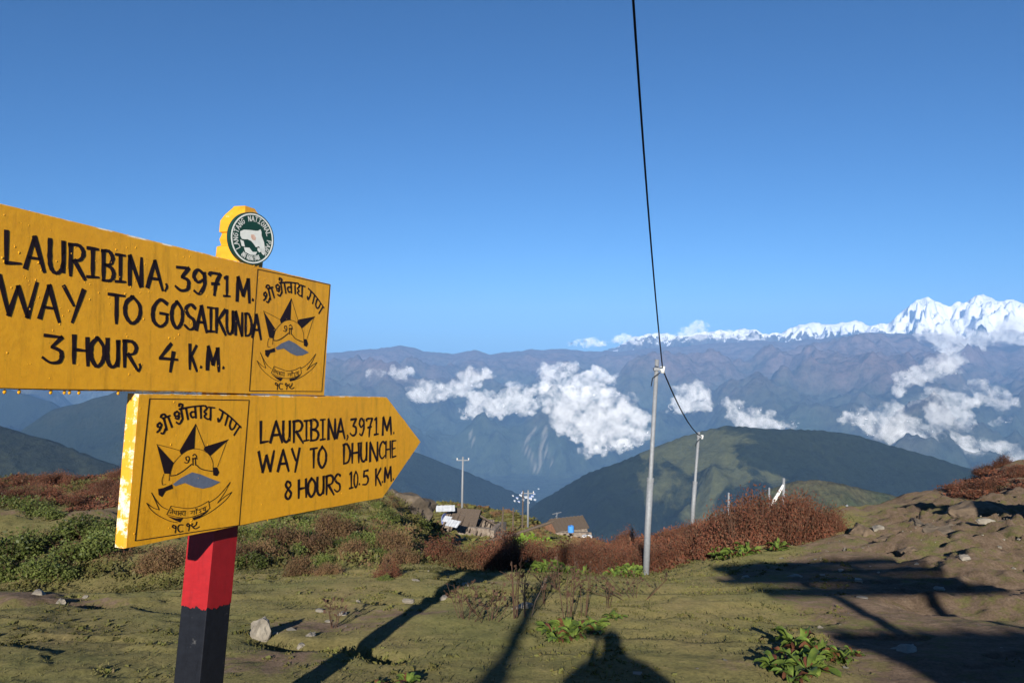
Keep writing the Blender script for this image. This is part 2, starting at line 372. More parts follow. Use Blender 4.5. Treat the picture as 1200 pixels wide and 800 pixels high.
def dirt_w(x, y):
    r = np.hypot(x, y); px = 600 + F * x / np.maximum(y, .3)
    d = .10 + 0 * x
    edge = np.interp(r, [3, 6, 8.4, 10.5, 13, 16, 25], [1000, 960, 910, 860, 870, 985, 960])
    d = np.maximum(d, .62 * sstep(-60, 70, px - edge + 60 * fbm(x * .6, y * .6, 3, 61)) * (r < 40))
    # trodden trail on the left, near the post's foot
    def blob(cx, cy, sx, sy, amt): return amt * np.exp(-((x - cx) / sx) ** 2 - ((y - cy) / sy) ** 2)
    d = np.maximum(d, blob(-1.6, 5.1, .6, .6, .7)); d = np.maximum(d, blob(-1.7, 6.3, 1.1, .4, .6)); d = np.maximum(d, blob(-.9, 6.9, .9, .35, .6))
    d = np.maximum(d, blob(-5.0, 7.6, 1.6, .6, .65)); d = np.maximum(d, blob(-.2, 9.3, 1.6, .5, .4)); d = np.maximum(d, blob(1.2, 5.0, 1.0, .6, .36))
    # terrace trail on the left bank
    d = np.maximum(d, .6 * np.exp(-((y - 15.0) / .9) ** 2) * sstep(300, 150, px))
    d = np.maximum(d, .34 * sstep(20, 60, r))
    return d

cols = np.concatenate([np.arange(-180, -52, 4.0), np.degrees(np.arctan((np.linspace(-560, 1760, 620) - 600) / F)), np.arange(54, 181, 4.0)])
rows = np.concatenate([[0.02, .6, 1.2, 1.8, 2.3], np.exp(np.linspace(np.log(2.7), np.log(45), 350)), np.exp(np.linspace(np.log(46), np.log(3000), 90))])
A, Rr = np.meshgrid(np.radians(cols), rows); X = Rr * np.sin(A); Y = Rr * np.cos(A)
Z = ground_z(X, Y); V = np.stack([X.ravel(), Y.ravel(), Z.ravel()], 1)
nr, nc = len(rows), len(cols); idx = np.arange(nr * nc).reshape(nr, nc)
Fq = np.stack([idx[:-1, :-1].ravel(), idx[:-1, 1:].ravel(), idx[1:, 1:].ravel(), idx[1:, :-1].ravel()], 1)[:, ::-1]
me = npmesh('ground', V, Fq); a_ = me.attributes.new('dirt', 'FLOAT', 'POINT'); a_.data.foreach_set('value', dirt_w(X, Y).ravel().astype(np.float32))
ground = tag(link('ground', me, M['turf'], None, True), 'olive mountain turf and brown earth of the pass falling away to the valley', kind='structure')

def gz(x, y): return float(ground_z(np.array([x]), np.array([y]))[0])
def hit_near(px, py, ymin=3.0, ymax=150):
    """first ground point met by the line of sight through a photo pixel"""
    ys = np.exp(np.linspace(np.log(ymin), np.log(ymax), 4000)); x = (px - 600) / F * ys; z = EYE - (py - 400) / F * ys
    d = z - ground_z(x, ys); k = np.argmax(d < 0)
    if not (d < 0).any(): k = len(ys) - 1
    return Vector((x[k], ys[k], gz(x[k], ys[k])))
def on(px, Yd, dz=0):
    x = (px - 600) / F * Yd; return Vector((x, Yd, gz(x, Yd) + dz))

# ------------------------------------------------------------------ distant terrain
def ridge(name, label, mkey, sky_, Yc, front, back, sf, sb, amp, nscale, seed, cols_n=300, rows_n=120, pf=1.0, zmin=-1780, meander=.04, rough=.02, scar=None, xsc=1.0):
    pxs = np.linspace(sky_[0][0], sky_[-1][0], cols_n); pys = np.interp(pxs, [p[0] for p in sky_], [p[1] for p in sky_])
    pys = pys + rough * 100 * fbm(pxs / 60., pxs * 0 + seed, 6, seed, .58)
    v = np.linspace(0, 1, rows_n); ys = Yc - front + (front + back) * v
    P, Yg = np.meshgrid(pxs, ys); PYg = np.meshgrid(pys, ys)[0]
    yc = Yc * (1 + meander * fbm(P / 180., P * 0 + 3.3, 3, seed + 5)); zc = -(PYg - 400) / F * yc + EYE
    d = (Yg - yc); dn = np.clip(-d, 0, None); db = np.clip(d, 0, None)
    Xg = (P - 600) / F * Yg
    n_ = (ridged(Xg / nscale * xsc, Yg / nscale, 7, seed) - 1.1) * amp
    n_ = n_ + amp * .7 * fbm(Xg / nscale / 2.5, Yg / nscale / 2.5, 3, seed + 9)
    kk = sstep(0, .35, dn / front) + sstep(0, .5, db / max(back, 1))
    Zg = zc - sf * front * (dn / front) ** pf - sb * db + n_ * kk
    Zg = Zg + amp * .10 * fbm(Xg / nscale * 7, Yg / nscale * 7, 4, seed + 13) * sstep(0, .08, (dn + db) / front)
    # keep the front no higher than the line of sight to the crest
    lim = EYE + (zc - EYE) / yc * Yg - .0025 * np.abs(d); Zg = np.minimum(Zg, np.where(dn > 0, lim, Zg))
    Zg = np.where(Zg < zmin, zmin + (Zg - zmin) * .08, Zg)
    V = np.stack([Xg.ravel(), Yg.ravel(), Zg.ravel()], 1); ii = np.arange(V.shape[0]).reshape(rows_n, cols_n)
    Fq = np.stack([ii[:-1, :-1].ravel(), ii[:-1, 1:].ravel(), ii[1:, 1:].ravel(), ii[1:, :-1].ravel()], 1)
    me = npmesh(name, V, Fq); at = me.attributes.new('scar', 'FLOAT', 'POINT')
    s = np.zeros(V.shape[0])
    if scar is not None:
        ppx = 600 + F * V[:, 0] / V[:, 1]; ppy = 400 - F * (V[:, 2] - EYE) / V[:, 1]
        wob = 2.5 * pnoise(V[:, 0] / 250., V[:, 2] / 90., 77)
        for line, wd in scar:
            for (x0, y0), (x1, y1) in zip(line[:-1], line[1:]):
                L2 = (x1 - x0) ** 2 + (y1 - y0) ** 2; t = np.clip(((ppx - x0) * (x1 - x0) + (ppy - y0) * (y1 - y0)) / L2, 0, 1)
                dd = np.hypot(ppx + wob - x0 - t * (x1 - x0), ppy - y0 - t * (y1 - y0)); s = np.maximum(s, .42 * sstep(wd, wd * .3, dd))
    at.data.foreach_set('value', s.astype(np.float32))
    o = link(name, me, M[mkey], None, True); return tag(o, label, kind='structure')

scars = [([(628, 500), (614, 520), (622, 535), (628, 553)], 1.9), ([(640, 500), (634, 525), (630, 552)], 2.2), ([(636, 520), (648, 545)], 1.6), ([(552, 508), (556, 520)], 2.0), ([(640, 500), (637, 515)], 2.6)]
ridge('mountain_range', 'long brown-purple mountain range under the horizon', 'range',
      [(-260, 400), (0, 396), (200, 408), (340, 416), (385, 415), (440, 408), (470, 405), (500, 411), (530, 415), (555, 408), (575, 413), (620, 411), (660, 409), (700, 412), (740, 411), (790, 405), (830, 402), (900, 400), (940, 398), (985, 394), (1010, 390), (1050, 389), (1100, 393), (1140, 396), (1200, 399), (1400, 385), (1700, 380)],
      18500, 11500, 3500, .145, .4, 640, 3600, 101, 600, 290, 1.0, -1750, .05, .03, scars)
ridge('snow_mountains', 'snow-covered high peaks rising behind the brown range on the right', 'snow',
      [(640, 425), (700, 412), (745, 400), (770, 393), (800, 390), (850, 387), (872, 383), (900, 390), (920, 391), (940, 383), (960, 380), (985, 377), (1003, 375), (1020, 381), (1042, 376), (1060, 364), (1075, 353), (1087, 348), (1103, 353), (1112, 359), (1122, 354), (1132, 356), (1143, 346), (1152, 341), (1168, 349), (1182, 350), (1200, 356), (1240, 352), (1300, 366), (1500, 380), (1700, 390)],
      22500, 3200, 3500, .32, .6, 620, 1150, 211, 560, 160, 1.0, -1700, .03, .06)
ridge('green_hill', 'rounded green forested hill across the side valley', 'greenhill',
      [(560, 660), (600, 612), (630, 588), (655, 573), (690, 553), (725, 541), (760, 526), (800, 511), (830, 503), (850, 498), (875, 499), (905, 502), (960, 503), (1000, 509), (1050, 522), (1100, 537), (1150, 552), (1250, 578), (1400, 610)],
      3500, 1500, 1500, .52, .5, 95, 620, 301, 420, 170, 1.0, -1700, .04, .009)
ridge('tan_hill', 'low tan and olive spur in front of the green hill', 'tanhill',
      [(800, 640), (840, 612), (880, 585), (905, 571), (930, 563), (960, 561), (1000, 569), (1040, 578), (1100, 592), (1200, 620)],
      1500, 350, 500, .45, .5, 22, 160, 351, 200, 80, 1.0, -1200, .03, .008)
ridge('forested_ridge', 'dark forested ridge descending behind the arrow board', 'forest',
      [(-250, 700), (-60, 560), (60, 480), (150, 455), (300, 462), (400, 492), (470, 522), (500, 533), (540, 549), (580, 566), (620, 583), (660, 601), (760, 640)],
      5200, 1600, 1600, .5, .6, 70, 700, 401, 260, 90, 1.0, -1700, .03, .006)
ridge('wooded_ridge', 'near dark wooded ridge below the large sign board on the left', 'forest',
      [(-400, 440), (-150, 470), (0, 497), (30, 506), (55, 513), (90, 527), (140, 546), (200, 572), (300, 620), (400, 680)],
      2300, 800, 900, .5, .6, 55, 320, 451, 260, 90, 1.0, -1500, .03, .009)
ridge('far_spur', 'hazy blue spur between the left ridge and the range', 'forest',
      [(-400, 400), (-100, 440), (0, 452), (60, 470), (110, 500), (170, 530), (260, 560), (420, 610)],
      8200, 2300, 1500, .42, .5, 240, 1500, 481, 260, 100, 1.0, -1750, .03, .01)
mb = MB(); mb.poly([(-44000, -6000, -1850), (44000, -6000, -1850), (44000, 39000, -1850), (-44000, 39000, -1850)], [(0, 1, 2, 3)])
vf = mb.build('valley_floor', M['forest']); tag(vf, 'deep valley floor reaching to the horizon', kind='structure')

def bvh_of(name):
    me = bpy.data.objects[name].data; n_ = len(me.vertices); co = np.empty(n_ * 3, np.float32); me.vertices.foreach_get('co', co)
    fi = np.empty(len(me.polygons) * 4, np.int32); me.loops.foreach_get('vertex_index', fi)
    return BVHTree.FromPolygons(co.reshape(-1, 3).tolist(), fi.reshape(-1, 4).tolist())
BR = bvh_of('mountain_range')
def hit_far(px, py, bv=BR):
    d = Vector(((px - 600) / F, 1, -(py - 400) / F)).normalized(); return bv.ray_cast(Vector((0, 0, EYE)), d)[0]

# ------------------------------------------------------------------ clouds drifting in the valley
m = bpy.data.materials.new('cloud_vapour'); m.use_nodes = True; n = m.node_tree; n.nodes.clear()
o_ = N(n, 'ShaderNodeOutputMaterial'); pv = N(n, 'ShaderNodeVolumePrincipled'); pv.inputs['Color'].default_value = (1, 1, 1, 1); pv.inputs['Anisotropy'].default_value = -.47
g = N(n, 'ShaderNodeTexCoord'); no = noise_node(n, .0055, 7, .70, g.outputs['Object'], .3)
dn = ramp(n, no.outputs[0], [(.43, 0.0), (.62, 1.0)]); n.links.new(math_n(n, 'MULTIPLY', dn.outputs[0], .0068), pv.inputs['Density'])
n.links.new(pv.outputs[0], o_.inputs['Volume']); M['cloud'] = m

bm = bmesh.new(); bmesh.ops.create_icosphere(bm, subdivisions=3, radius=1)
ICO_V = np.array([v.co[:] for v in bm.verts]); ICO_F = np.array([[v.index for v in f.verts] for f in bm.faces]); bm.free()
def cloud(pieces, dist, label, group, seed, name='cloud', flat=.55):
    """pieces: (px, py, width, height) puffs clusters in photo measure at a distance"""
    r_ = np.random.default_rng(seed); Vs = []; Fs = []; nb_ = 0
    for (px, py, wd, hg) in pieces:
        wd *= 1.3; hg *= 1.4
        k = int(7 + wd * hg / 40)
        for i in range(k):
            a = r_.uniform(0, 2 * np.pi); q = r_.uniform(0, 1) ** .6
            x = px + math.cos(a) * q * wd / 2; y = py + math.sin(a) * q * hg / 2
            r0 = r_.uniform(.13, .30) * min(wd, hg * 1.4) * (1.15 - .5 * q)
            D_ = dist * (1 + r_.uniform(-.006, .006)); c = np.array([(x - 600) / F * D_, D_, EYE - (y - 400) / F * D_]); rr = r0 / F * D_
            v = ICO_V * (1 + .34 * pnoise(ICO_V[:, 0] * 1.8 + i * 3.3, ICO_V[:, 2] * 1.8 + ICO_V[:, 1] * 1.3 + i, seed + i)[:, None] + .18 * pnoise(ICO_V[:, 0] * 4.4 + i, ICO_V[:, 1] * 4.1 + ICO_V[:, 2] * 3.7, seed)[:, None])
            v = v * np.array([rr * r_.uniform(1.0, 1.5), rr * 1.0, rr * r_.uniform(.7, 1.0)])
            Vs.append(v + c); Fs.append(ICO_F + nb_); nb_ += len(ICO_V)
    V = np.concatenate(Vs); c0 = V.mean(0); me = npmesh(name, V - c0, np.concatenate(Fs), 3)
    o = bpy.data.objects.new(name, me); COL.objects.link(o); md = o.modifiers.new('union', 'REMESH'); md.mode = 'VOXEL'
    md.voxel_size = dist * 1.15 / F; md.use_smooth_shade = True
    dg = bpy.context.evaluated_depsgraph_get(); dg.update(); out = bpy.data.meshes.new_from_object(o.evaluated_get(dg)); bpy.data.objects.remove(o); bpy.data.meshes.remove(me)
    n_ = len(out.vertices); co = np.empty(n_ * 3, np.float32); out.vertices.foreach_get('co', co); co = co.reshape(-1, 3); nr_ = np.empty(n_ * 3, np.float32); out.vertices.foreach_get('normal', nr_); nr_ = nr_.reshape(-1, 3)
    s = F / dist / 9.0; h = fbm(co[:, 0] * s + co[:, 1] * s * .7, co[:, 2] * s - co[:, 1] * s * .6, 5, seed, .6) - .55 * np.abs(fbm(co[:, 0] * s * 1.7, co[:, 2] * s * 1.7 + co[:, 1] * s, 3, seed + 3, .6))
    co = co + nr_ * (h * dist / F * 3.2)[:, None]; out.vertices.foreach_set('co', co.ravel()); out.update(); out.name = name
    o = link(name, out, M['cloud'], None, True); o.location = Vector([float(q) for q in c0]); return tag(o, label, 'cloud', group)
GV = 'white clouds floating in the valley'
cloud([(452, 440, 34, 12), (470, 436, 22, 12), (436, 446, 14, 7)], 13000, 'small thin white cloud high over the valley just right of the large board', GV, 1)
cloud([(428, 433, 10, 6)], 14500, 'tiny white puff of cloud nearest the large board', GV, 2)
cloud([(497, 458, 26, 18), (512, 460, 24, 12), (488, 463, 16, 8)], 12000, 'compact white cloud above the tip of the arrow board', GV, 3)
cloud([(535, 455, 30, 14), (552, 443, 22, 16), (568, 437, 16, 12), (524, 461, 18, 9)], 12000, 'slanting white cloud rising to the right between two rounder clouds', GV, 4)
cloud([(570, 474, 30, 20), (590, 472, 24, 20), (606, 462, 26, 22), (618, 478, 22, 16), (585, 484, 30, 9)], 11400, 'wide lumpy white cloud beside the pale landslide scar', GV, 5)
cloud([(541, 482, 9, 6), (545, 488, 8, 5)], 11000, 'two small white scraps of cloud below the slanting cloud', GV, 6)
cloud([(650, 437, 26, 16), (665, 430, 18, 12), (702, 441, 34, 14), (688, 447, 24, 14), (640, 444, 16, 9)], 13200, 'ragged white cloud forming the top of the largest cloud bank', GV, 7)
cloud([(648, 466, 26, 26), (668, 474, 34, 26), (695, 476, 42, 28), (722, 482, 36, 28), (742, 494, 28, 20), (700, 497, 60, 26), (722, 508, 40, 22), (672, 492, 34, 22), (700, 514, 44, 18), (740, 506, 30, 20)], 10200, 'largest white cloud bank left of the tall steel pole', GV, 8)
cloud([(694, 530, 26, 10), (712, 522, 24, 8), (730, 520, 16, 12)], 9600, 'thin wisp of cloud hanging under the largest cloud bank', GV, 9)
cloud([(812, 466, 30, 22), (822, 460, 16, 14), (790, 478, 14, 8), (800, 474, 20, 14)], 10500, 'upright white cloud between the two steel poles', GV, 10)
cloud([(862, 482, 20, 18), (884, 492, 34, 18), (912, 497, 26, 9), (852, 472, 14, 10), (930, 498, 12, 7)], 9500, 'low white cloud just behind the summit of the green hill', GV, 11)
cloud([(1008, 490, 34, 16), (1032, 496, 36, 20), (1044, 481, 20, 18), (1060, 506, 40, 22), (1090, 517, 38, 20), (1118, 524, 38, 20), (1142, 531, 36, 22), (1170, 536, 36, 22), (1192, 541, 30, 16)], 7500, 'long bank of white cloud trailing down behind the right shoulder of the green hill', GV, 12)
cloud([(1062, 445, 22, 14), (1080, 437, 26, 16), (1104, 430, 34, 16), (1116, 420, 26, 16), (1054, 460, 16, 12)], 10000, 'white cloud climbing the purple slope below the snow peaks', GV, 13)
cloud([(1094, 462, 22, 12), (1112, 478, 34, 24), (1124, 492, 26, 18), (1098, 492, 22, 14), (1134, 470, 20, 12)], 8500, 'broken white cloud in mid air over the right-hand valley', GV, 14)
cloud([(1146, 452, 26, 10), (1164, 464, 34, 14), (1180, 472, 22, 12), (1150, 460, 18, 10), (1172, 494, 24, 8)], 8800, 'scattered thin cloud at the right edge of the photo', GV, 15)
cloud([(1075, 474, 16, 10), (1086, 505, 18, 8), (1050, 478, 12, 8)], 8800, 'small broken scraps of cloud left of the broken cloud in mid air', GV, 20)
cloud([(668, 452, 20, 14), (676, 462, 30, 12), (636, 458, 20, 14), (712, 462, 20, 12)], 12800, 'ragged cloud joining the top and the main part of the largest bank', GV, 21)
cloud([(1086, 391, 34, 11), (1112, 394, 46, 18), (1150, 395, 46, 14), (1192, 388, 40, 20), (1130, 407, 34, 14), (1108, 414, 26, 14)], 15500, 'white cloud sea lying against the foot of the snow peaks', GV, 16)
GH = 'clouds along the skyline'
cloud([(785, 397, 30, 9), (812, 392, 30, 12), (820, 383, 18, 10), (842, 391, 30, 9), (770, 399, 20, 6), (860, 394, 40, 8), (885, 395, 30, 7)], 19500, 'bright white cumulus cloud on the skyline left of the snow peaks', GH, 17, flat=.3)
cloud([(700, 401, 40, 8), (738, 399, 40, 9), (680, 403, 24, 7)], 19500, 'faint thin cloud on the skyline behind the steel pole', GH, 18, flat=.3)

# ------------------------------------------------------------------ signpost
def ray(px, py): return Vector(((px - 600) / F, 1.0, -(py - 400) / F))
E0 = Vector((0, 0, EYE))
D1 = Vector((375, 900, -72)).normalized()                 # long direction of the boards
D2 = Vector((.0075, .0095, .16)); D2 = (D2 - D1 * D2.dot(D1)).normalized()   # up on the boards
NB = D1.cross(D2).normalized()                            # board face normal, towards the camera
if NB.x < 0: NB = -NB
O_ = E0 + ray(384, 463) * 3.86                            # right lower corner region of the upper board
def onplane(px, py, off=0.0):
    d = ray(px, py); t = (O_ + NB * off - E0).dot(NB) / d.dot(NB); return E0 + d * t
def uv(p): q = p - O_; return (q.dot(D1), q.dot(D2))
def P3(u, v, off=0.0): return O_ + D1 * u + D2 * v + NB * off
sign = empty('signpost', (0, 0, 0))
_pf = onplane(234, 800, -.056); _pt = onplane(288, 240, -.056)
pdir = (_pt - _pf).normalized()
base = _pf + pdir * ((-.35 - _pf.z) / pdir.z); base_c = base - D1 * 0 - NB * .07 + D1 * .07
sign.location = (base_c.x, base_c.y, gz(base_c.x, base_c.y)); bpy.context.view_layer.update()
tag(sign, 'wooden trail signpost with two yellow hand-lettered boards on a red and black post', 'signpost')
SI = Matrix.Translation(sign.location).inverted()
def sbuild(mb, name, mat, parent=sign, **k):
    o = mb.build(name, mat, parent, **k); 
    off = Vector(sign.location); me = o.data
    me.transform(Matrix.Translation(-off)); me.update(); return o

def prism(mb, outline, off0, off1, inset=0.0):
    """outline: list of (u,v); extruded from off0 (back) to off1 (front), with a chamfer"""
    n = len(outline); cu = sum(p[0] for p in outline) / n; cv = sum(p[1] for p in outline) / n
    def ins(p, k): 
        du, dv = p[0] - cu, p[1] - cv; l = math.hypot(du, dv); return (p[0] - du / l * k, p[1] - dv / l * k)
    c = .007
    L = [[P3(*ins(p, c), off0) for p in outline], [P3(*p, off0 + c) for p in outline], [P3(*p, off1 - c) for p in outline], [P3(*ins(p, c), off1) for p in outline]]
    pts = sum(L, []); f = [tuple(range(n))[::-1], tuple(range(3 * n, 4 * n))]
    for k in range(3):
        for i in range(n): j = (i + 1) % n; f.append((k * n + i, k * n + j, (k + 1) * n + j, (k + 1) * n + i))
    mb.poly(pts, f)

def build_board(name, outline_px, label):
    ol = [uv(onplane(*p)) for p in outline_px]
    # subdivide edges a little and wobble them: hand-sawn timber
    out = []
    rs = random.Random(name)
    for (a, b) in zip(ol, ol[1:] + ol[:1]):
        L = math.hypot(b[0] - a[0], b[1] - a[1]); k = max(1, int(L / .06))
        for i in range(k):
            t = i / k; q = (a[0] + (b[0] - a[0]) * t, a[1] + (b[1] - a[1]) * t)
            out.append((q[0] + rs.uniform(-.0012, .0012), q[1] + rs.uniform(-.0012, .0012)))
    mb = MB(); prism(mb, out, -.056, 0.0); o = sbuild(mb, name, [M['yellow'], M['yellow_end']])
    me = o.data
    for p in me.polygons: p.material_index = 0 if abs(p.normal.dot(NB)) > .92 else 1
    o['label'] = label; return o, ol
upper_px = [(-250, 177), (388.5, 333), (380.5, 463.5), (-160, 452.5), (-420, 330)]
ubo, uol = build_board('board', upper_px, 'large yellow board with LAURIBINA and WAY TO GOSAIKUNDA lettering')
lower_px = [(161, 461), (454, 465), (493.5, 517.5), (449, 583), (146, 643)]
lbo, lol = build_board('arrow_board', lower_px, 'yellow arrow-shaped board pointing right with WAY TO DHUNCHE lettering')

# brush strokes: polylines in photo-measured positions laid on the board face
class Strokes:
    def __init__(s): s.v = []; s.f = []
    def stroke(s, pts, w, off=.0012, taper=.35):
        """pts (u,v) metres; w metres"""
        P = [Vector((p[0], p[1])) for p in pts]
        # resample by Catmull-Rom
        Q = []
        for i in range(len(P) - 1):
            p0 = P[max(i - 1, 0)]; p1 = P[i]; p2 = P[i + 1]; p3 = P[min(i + 2, len(P) - 1)]
            k = 6 if len(P) > 2 else 3
            for j in range(k):
                t = j / k; Q.append(.5 * ((2 * p1) + (p2 - p0) * t + (2 * p0 - 5 * p1 + 4 * p2 - p3) * t * t + (3 * p1 - p0 - 3 * p2 + p3) * t ** 3))
        Q.append(P[-1]); n = len(Q); b = len(s.v)
        for i, q in enumerate(Q):
            d = (Q[min(i + 1, n - 1)] - Q[max(i - 1, 0)]); d = d.normalized() if d.length > 1e-9 else Vector((1, 0)); nrm = Vector((-d.y, d.x))
            t = i / (n - 1); ww = w * (.74 + .42 * abs(d.y) ** 1.5) * (.5 + .06 * math.sin(i * 2.1 + q.x * 300)) * (1 - taper * max(0, t - .55) / .45)
            e = q - d * w * .25 if i == 0 else (q + d * w * .2 if i == n - 1 else q)
            s.v += [tuple(P3(e.x + nrm.x * ww, e.y + nrm.y * ww, off)), tuple(P3(e.x - nrm.x * ww, e.y - nrm.y * ww, off))]
        for i in range(n - 1): s.f.append((b + 2 * i, b + 2 * i + 1, b + 2 * i + 3, b + 2 * i + 2))
    def fill(s, pts, off=.0012):
        b = len(s.v); s.v += [tuple(P3(p[0], p[1], off)) for p in pts]; s.f.append(tuple(range(b, b + len(pts))))
    def build(s, name, mat, parent):
        mb = MB(); mb.v = s.v; mb.f = [list(f) for f in s.f]; mb.mi = [0] * len(s.f); 
        me = bpy.data.meshes.new(name); me.from_pydata(mb.v, [], mb.f); me.materials.append(mat)
        bm = bmesh.new(); bm.from_mesh(me)
        bmesh.ops.triangulate(bm, faces=[f for f in bm.faces if len(f.verts) > 4])
        for f in bm.faces:
            f.normal_update()
            if f.normal.dot(NB) < 0: f.normal_flip()
        bm.to_mesh(me); bm.free()
        me.transform(Matrix.Translation(-Vector(sign.location))); o = link(name, me, None, parent); return o

G = {  # stroke letters in a unit box, y down
 'A': [[(.0, 1), (.48, 0)], [(.48, 0), (1, 1.05)], [(.2, .66), (.78, .66)]],
 'B': [[(.15, 0), (.15, 1)], [(.0, .03), (.6, .0), (.92, .2), (.7, .43), (.2, .47)], [(.3, .47), (.8, .55), (1, .75), (.75, .97), (.05, 1)]],
 'C': [[(1, .12), (.6, 0), (.15, .3), (.1, .75), (.5, 1), (1, .85)]],
 'D': [[(.15, .02), (.12, 1)], [(.0, .04), (.6, .02), (1, .45), (.75, .9), (.1, 1)]],
 'E': [[(.12, 0), (.1, 1)], [(.12, .02), (1, .0)], [(.12, .5), (.8, .46)], [(.1, 1), (1, .95)]],
 'G': [[(.95, .1), (.5, 0), (.08, .35), (.08, .8), (.5, 1), (.9, .8), (.92, .5)], [(.5, .5), (1.02, .5)]],
 'H': [[(.08, 0), (.05, 1)], [(.92, 0), (.95, 1.02)], [(.08, .5), (.92, .48)]],
 'I': [[(.5, 0), (.48, 1)], [(.05, .02), (.95, .0)], [(.02, 1), (.98, .98)]],
 'K': [[(.12, 0), (.1, 1)], [(.95, 0), (.15, .55)], [(.3, .45), (1, 1.05)]],
 'L': [[(.1, 0), (.08, 1)], [(.05, .98), (1, .95)]],
 'M': [[(.05, 1), (.12, .0)], [(.12, 0), (.5, .75)], [(.5, .75), (.88, 0)], [(.88, 0), (.98, 1.02)]],
 'N': [[(.1, 1), (.1, 0)], [(.1, 0), (.85, 1.03)], [(.9, 1), (.92, 0)]],
 'O': [[(.55, .0), (.12, .25), (.06, .7), (.45, 1), (.88, .75), (.92, .3), (.5, 0), (.4, .02)]],
 'R': [[(.12, 0), (.1, 1)], [(.0, .04), (.65, .0), (.95, .2), (.75, .45), (.2, .52)], [(.35, .5), (1.05, 1.08)]],
 'S': [[(.95, .12), (.55, 0), (.12, .2), (.35, .45), (.8, .6), (.85, .88), (.45, 1), (.0, .85)]],
 'T': [[(.0, .04), (1, .0)], [(.5, .02), (.48, 1)]],
 'U': [[(.1, 0), (.1, .75), (.45, 1), (.85, .78), (.92, 0)], [(.92, 0), (.92, .95)]],
 'W': [[(.0, 0), (.25, 1)], [(.25, 1), (.5, .2)], [(.5, .2), (.75, 1)], [(.75, 1), (1, 0)]],
 'Y': [[(.0, 0), (.5, .52)], [(1, 0), (.42, 1.02)]],
 '0': [[(.55, .0), (.12, .25), (.06, .7), (.45, 1), (.88, .75), (.92, .3), (.5, 0)]],
 '1': [[(.2, .12), (.55, .0)], [(.55, 0), (.52, 1)], [(.1, 1), (.95, .98)]],
 '3': [[(.1, .05), (.95, .0)], [(.95, 0), (.45, .42)], [(.45, .42), (.9, .55), (.85, .9), (.4, 1), (.0, .85)]],
 '4': [[(.65, 0), (.02, .6)], [(.02, .6), (1, .56)], [(.78, .3), (.6, 1.05)]],
 '5': [[(.95, .02), (.3, .03)], [(.3, .03), (.2, .42)], [(.2, .42), (.7, .4), (.95, .68), (.65, .97), (.05, .95)]],
 '7': [[(.05, .12), (.2, .02), (.95, .0)], [(.95, 0), (.6, .45), (.45, 1)], [(.25, .5), (.85, .46)]],
 '8': [[(.8, .12), (.4, 0), (.15, .2), (.5, .45), (.9, .72), (.5, 1), (.08, .78), (.4, .48), (.85, .25), (.7, .05)]],
 '9': [[(.85, .15), (.4, .0), (.08, .28), (.4, .52), (.85, .35)], [(.88, .08), (.9, .6), (.5, 1), (.1, .9)]],
 '.': [[(.3, .4), (.6, .5)]], ',': [[(.5, .0), (.75, .4), (.2, 1.1)]],
}
def write(parent, line, ox, oy, s, wpx, name='lettering', cols=None):
    """line: (char, x0, x1, ytop, ybottom) measured on an enlargement with origin ox,oy and scale s"""
    slope = cols
    for ch, x0, x1, y0, y1 in line:
        st = Strokes()
        for seg in G[ch]:
            pts = []
            for (a, b) in seg:
                X_ = x0 + (x1 - x0) * a; yt = y0 + slope[0] * (X_ - (x0 + x1) / 2); yb = y1 + slope[1] * (X_ - (x0 + x1) / 2)
                pts.append(uv(onplane(ox + X_ / s, oy + (yt + (yb - yt) * b) / s)))
            # brush width in metres from a pixel width at this place
            p = onplane(ox + (x0 + x1) / 2 / s, oy + (y0 + y1) / 2 / s); wm = wpx / F * p.y * min(1.0, max(.6, .38 + .013 * (x1 - x0)))
            st.stroke(pts, wm * (1.5 if ch in '.' else 1.0))
        st.build('letter', M['ink'], parent)
Z1 = (0, 230, 3.3335); Z2o = (200, 230, 3.335)
def z2(x): return (x / 3.335 + 200) * 3.3335
U1 = [('L', 18, 80, 140, 265), ('A', 98, 172, 158, 285), ('U', 188, 252, 172, 300), ('R', 268, 328, 190, 312), ('I', 338, 385, 203, 316), ('B', 396, 443, 214, 330), ('I', 449, 490, 228, 334), ('N', 500, 556, 236, 348), ('A', 575, 634, 252, 358), (',', 640, 655, 342, 368),
      ('3', 684, 740, 276, 368), ('9', 752, 803, 288, 380), ('7', z2(148), z2(196), 300, 386), ('1', z2(203), z2(233), 312, 390), ('M', z2(256), z2(308), 320, 410), ('.', z2(316), z2(326), 398, 412)]
U2 = [('W', -4, 143, 322, 468), ('A', 154, 230, 348, 480), ('Y', 248, 326, 358, 490), ('T', 423, 486, 383, 496), ('O', 485, 550, 392, 496), ('G', 594, 655, 404, 508), ('O', 668, 714, 412, 514), ('S', 720, 764, 422, 520), ('A', 766, 806, 428, 524), ('I', 808, 838, 434, 528),
      ('K', z2(174), z2(214), 440, 534), ('U', z2(216), z2(244), 446, 538), ('N', z2(250), z2(281), 452, 542), ('D', z2(288), z2(315), 458, 546), ('A', z2(318), z2(352), 462, 552)]
U3 = [('3', 165, 245, 543, 650), ('H', 284, 345, 548, 655), ('O', 352, 408, 552, 664), ('U', 414, 464, 560, 666), ('R', 480, 534, 566, 668), (',', 538, 550, 655, 682), ('4', 622, 692, 574, 678), ('K', 737, 768, 580, 676), ('.', 780, 790, 662, 672), ('M', z2(140), z2(188), 590, 678), ('.', z2(201), z2(211), 664, 676)]
for L_ in (U1, U2, U3): write(ubo, L_, *Z1, 5.0, cols=(.20, .12))
Z4 = (290, 460, 5.0)
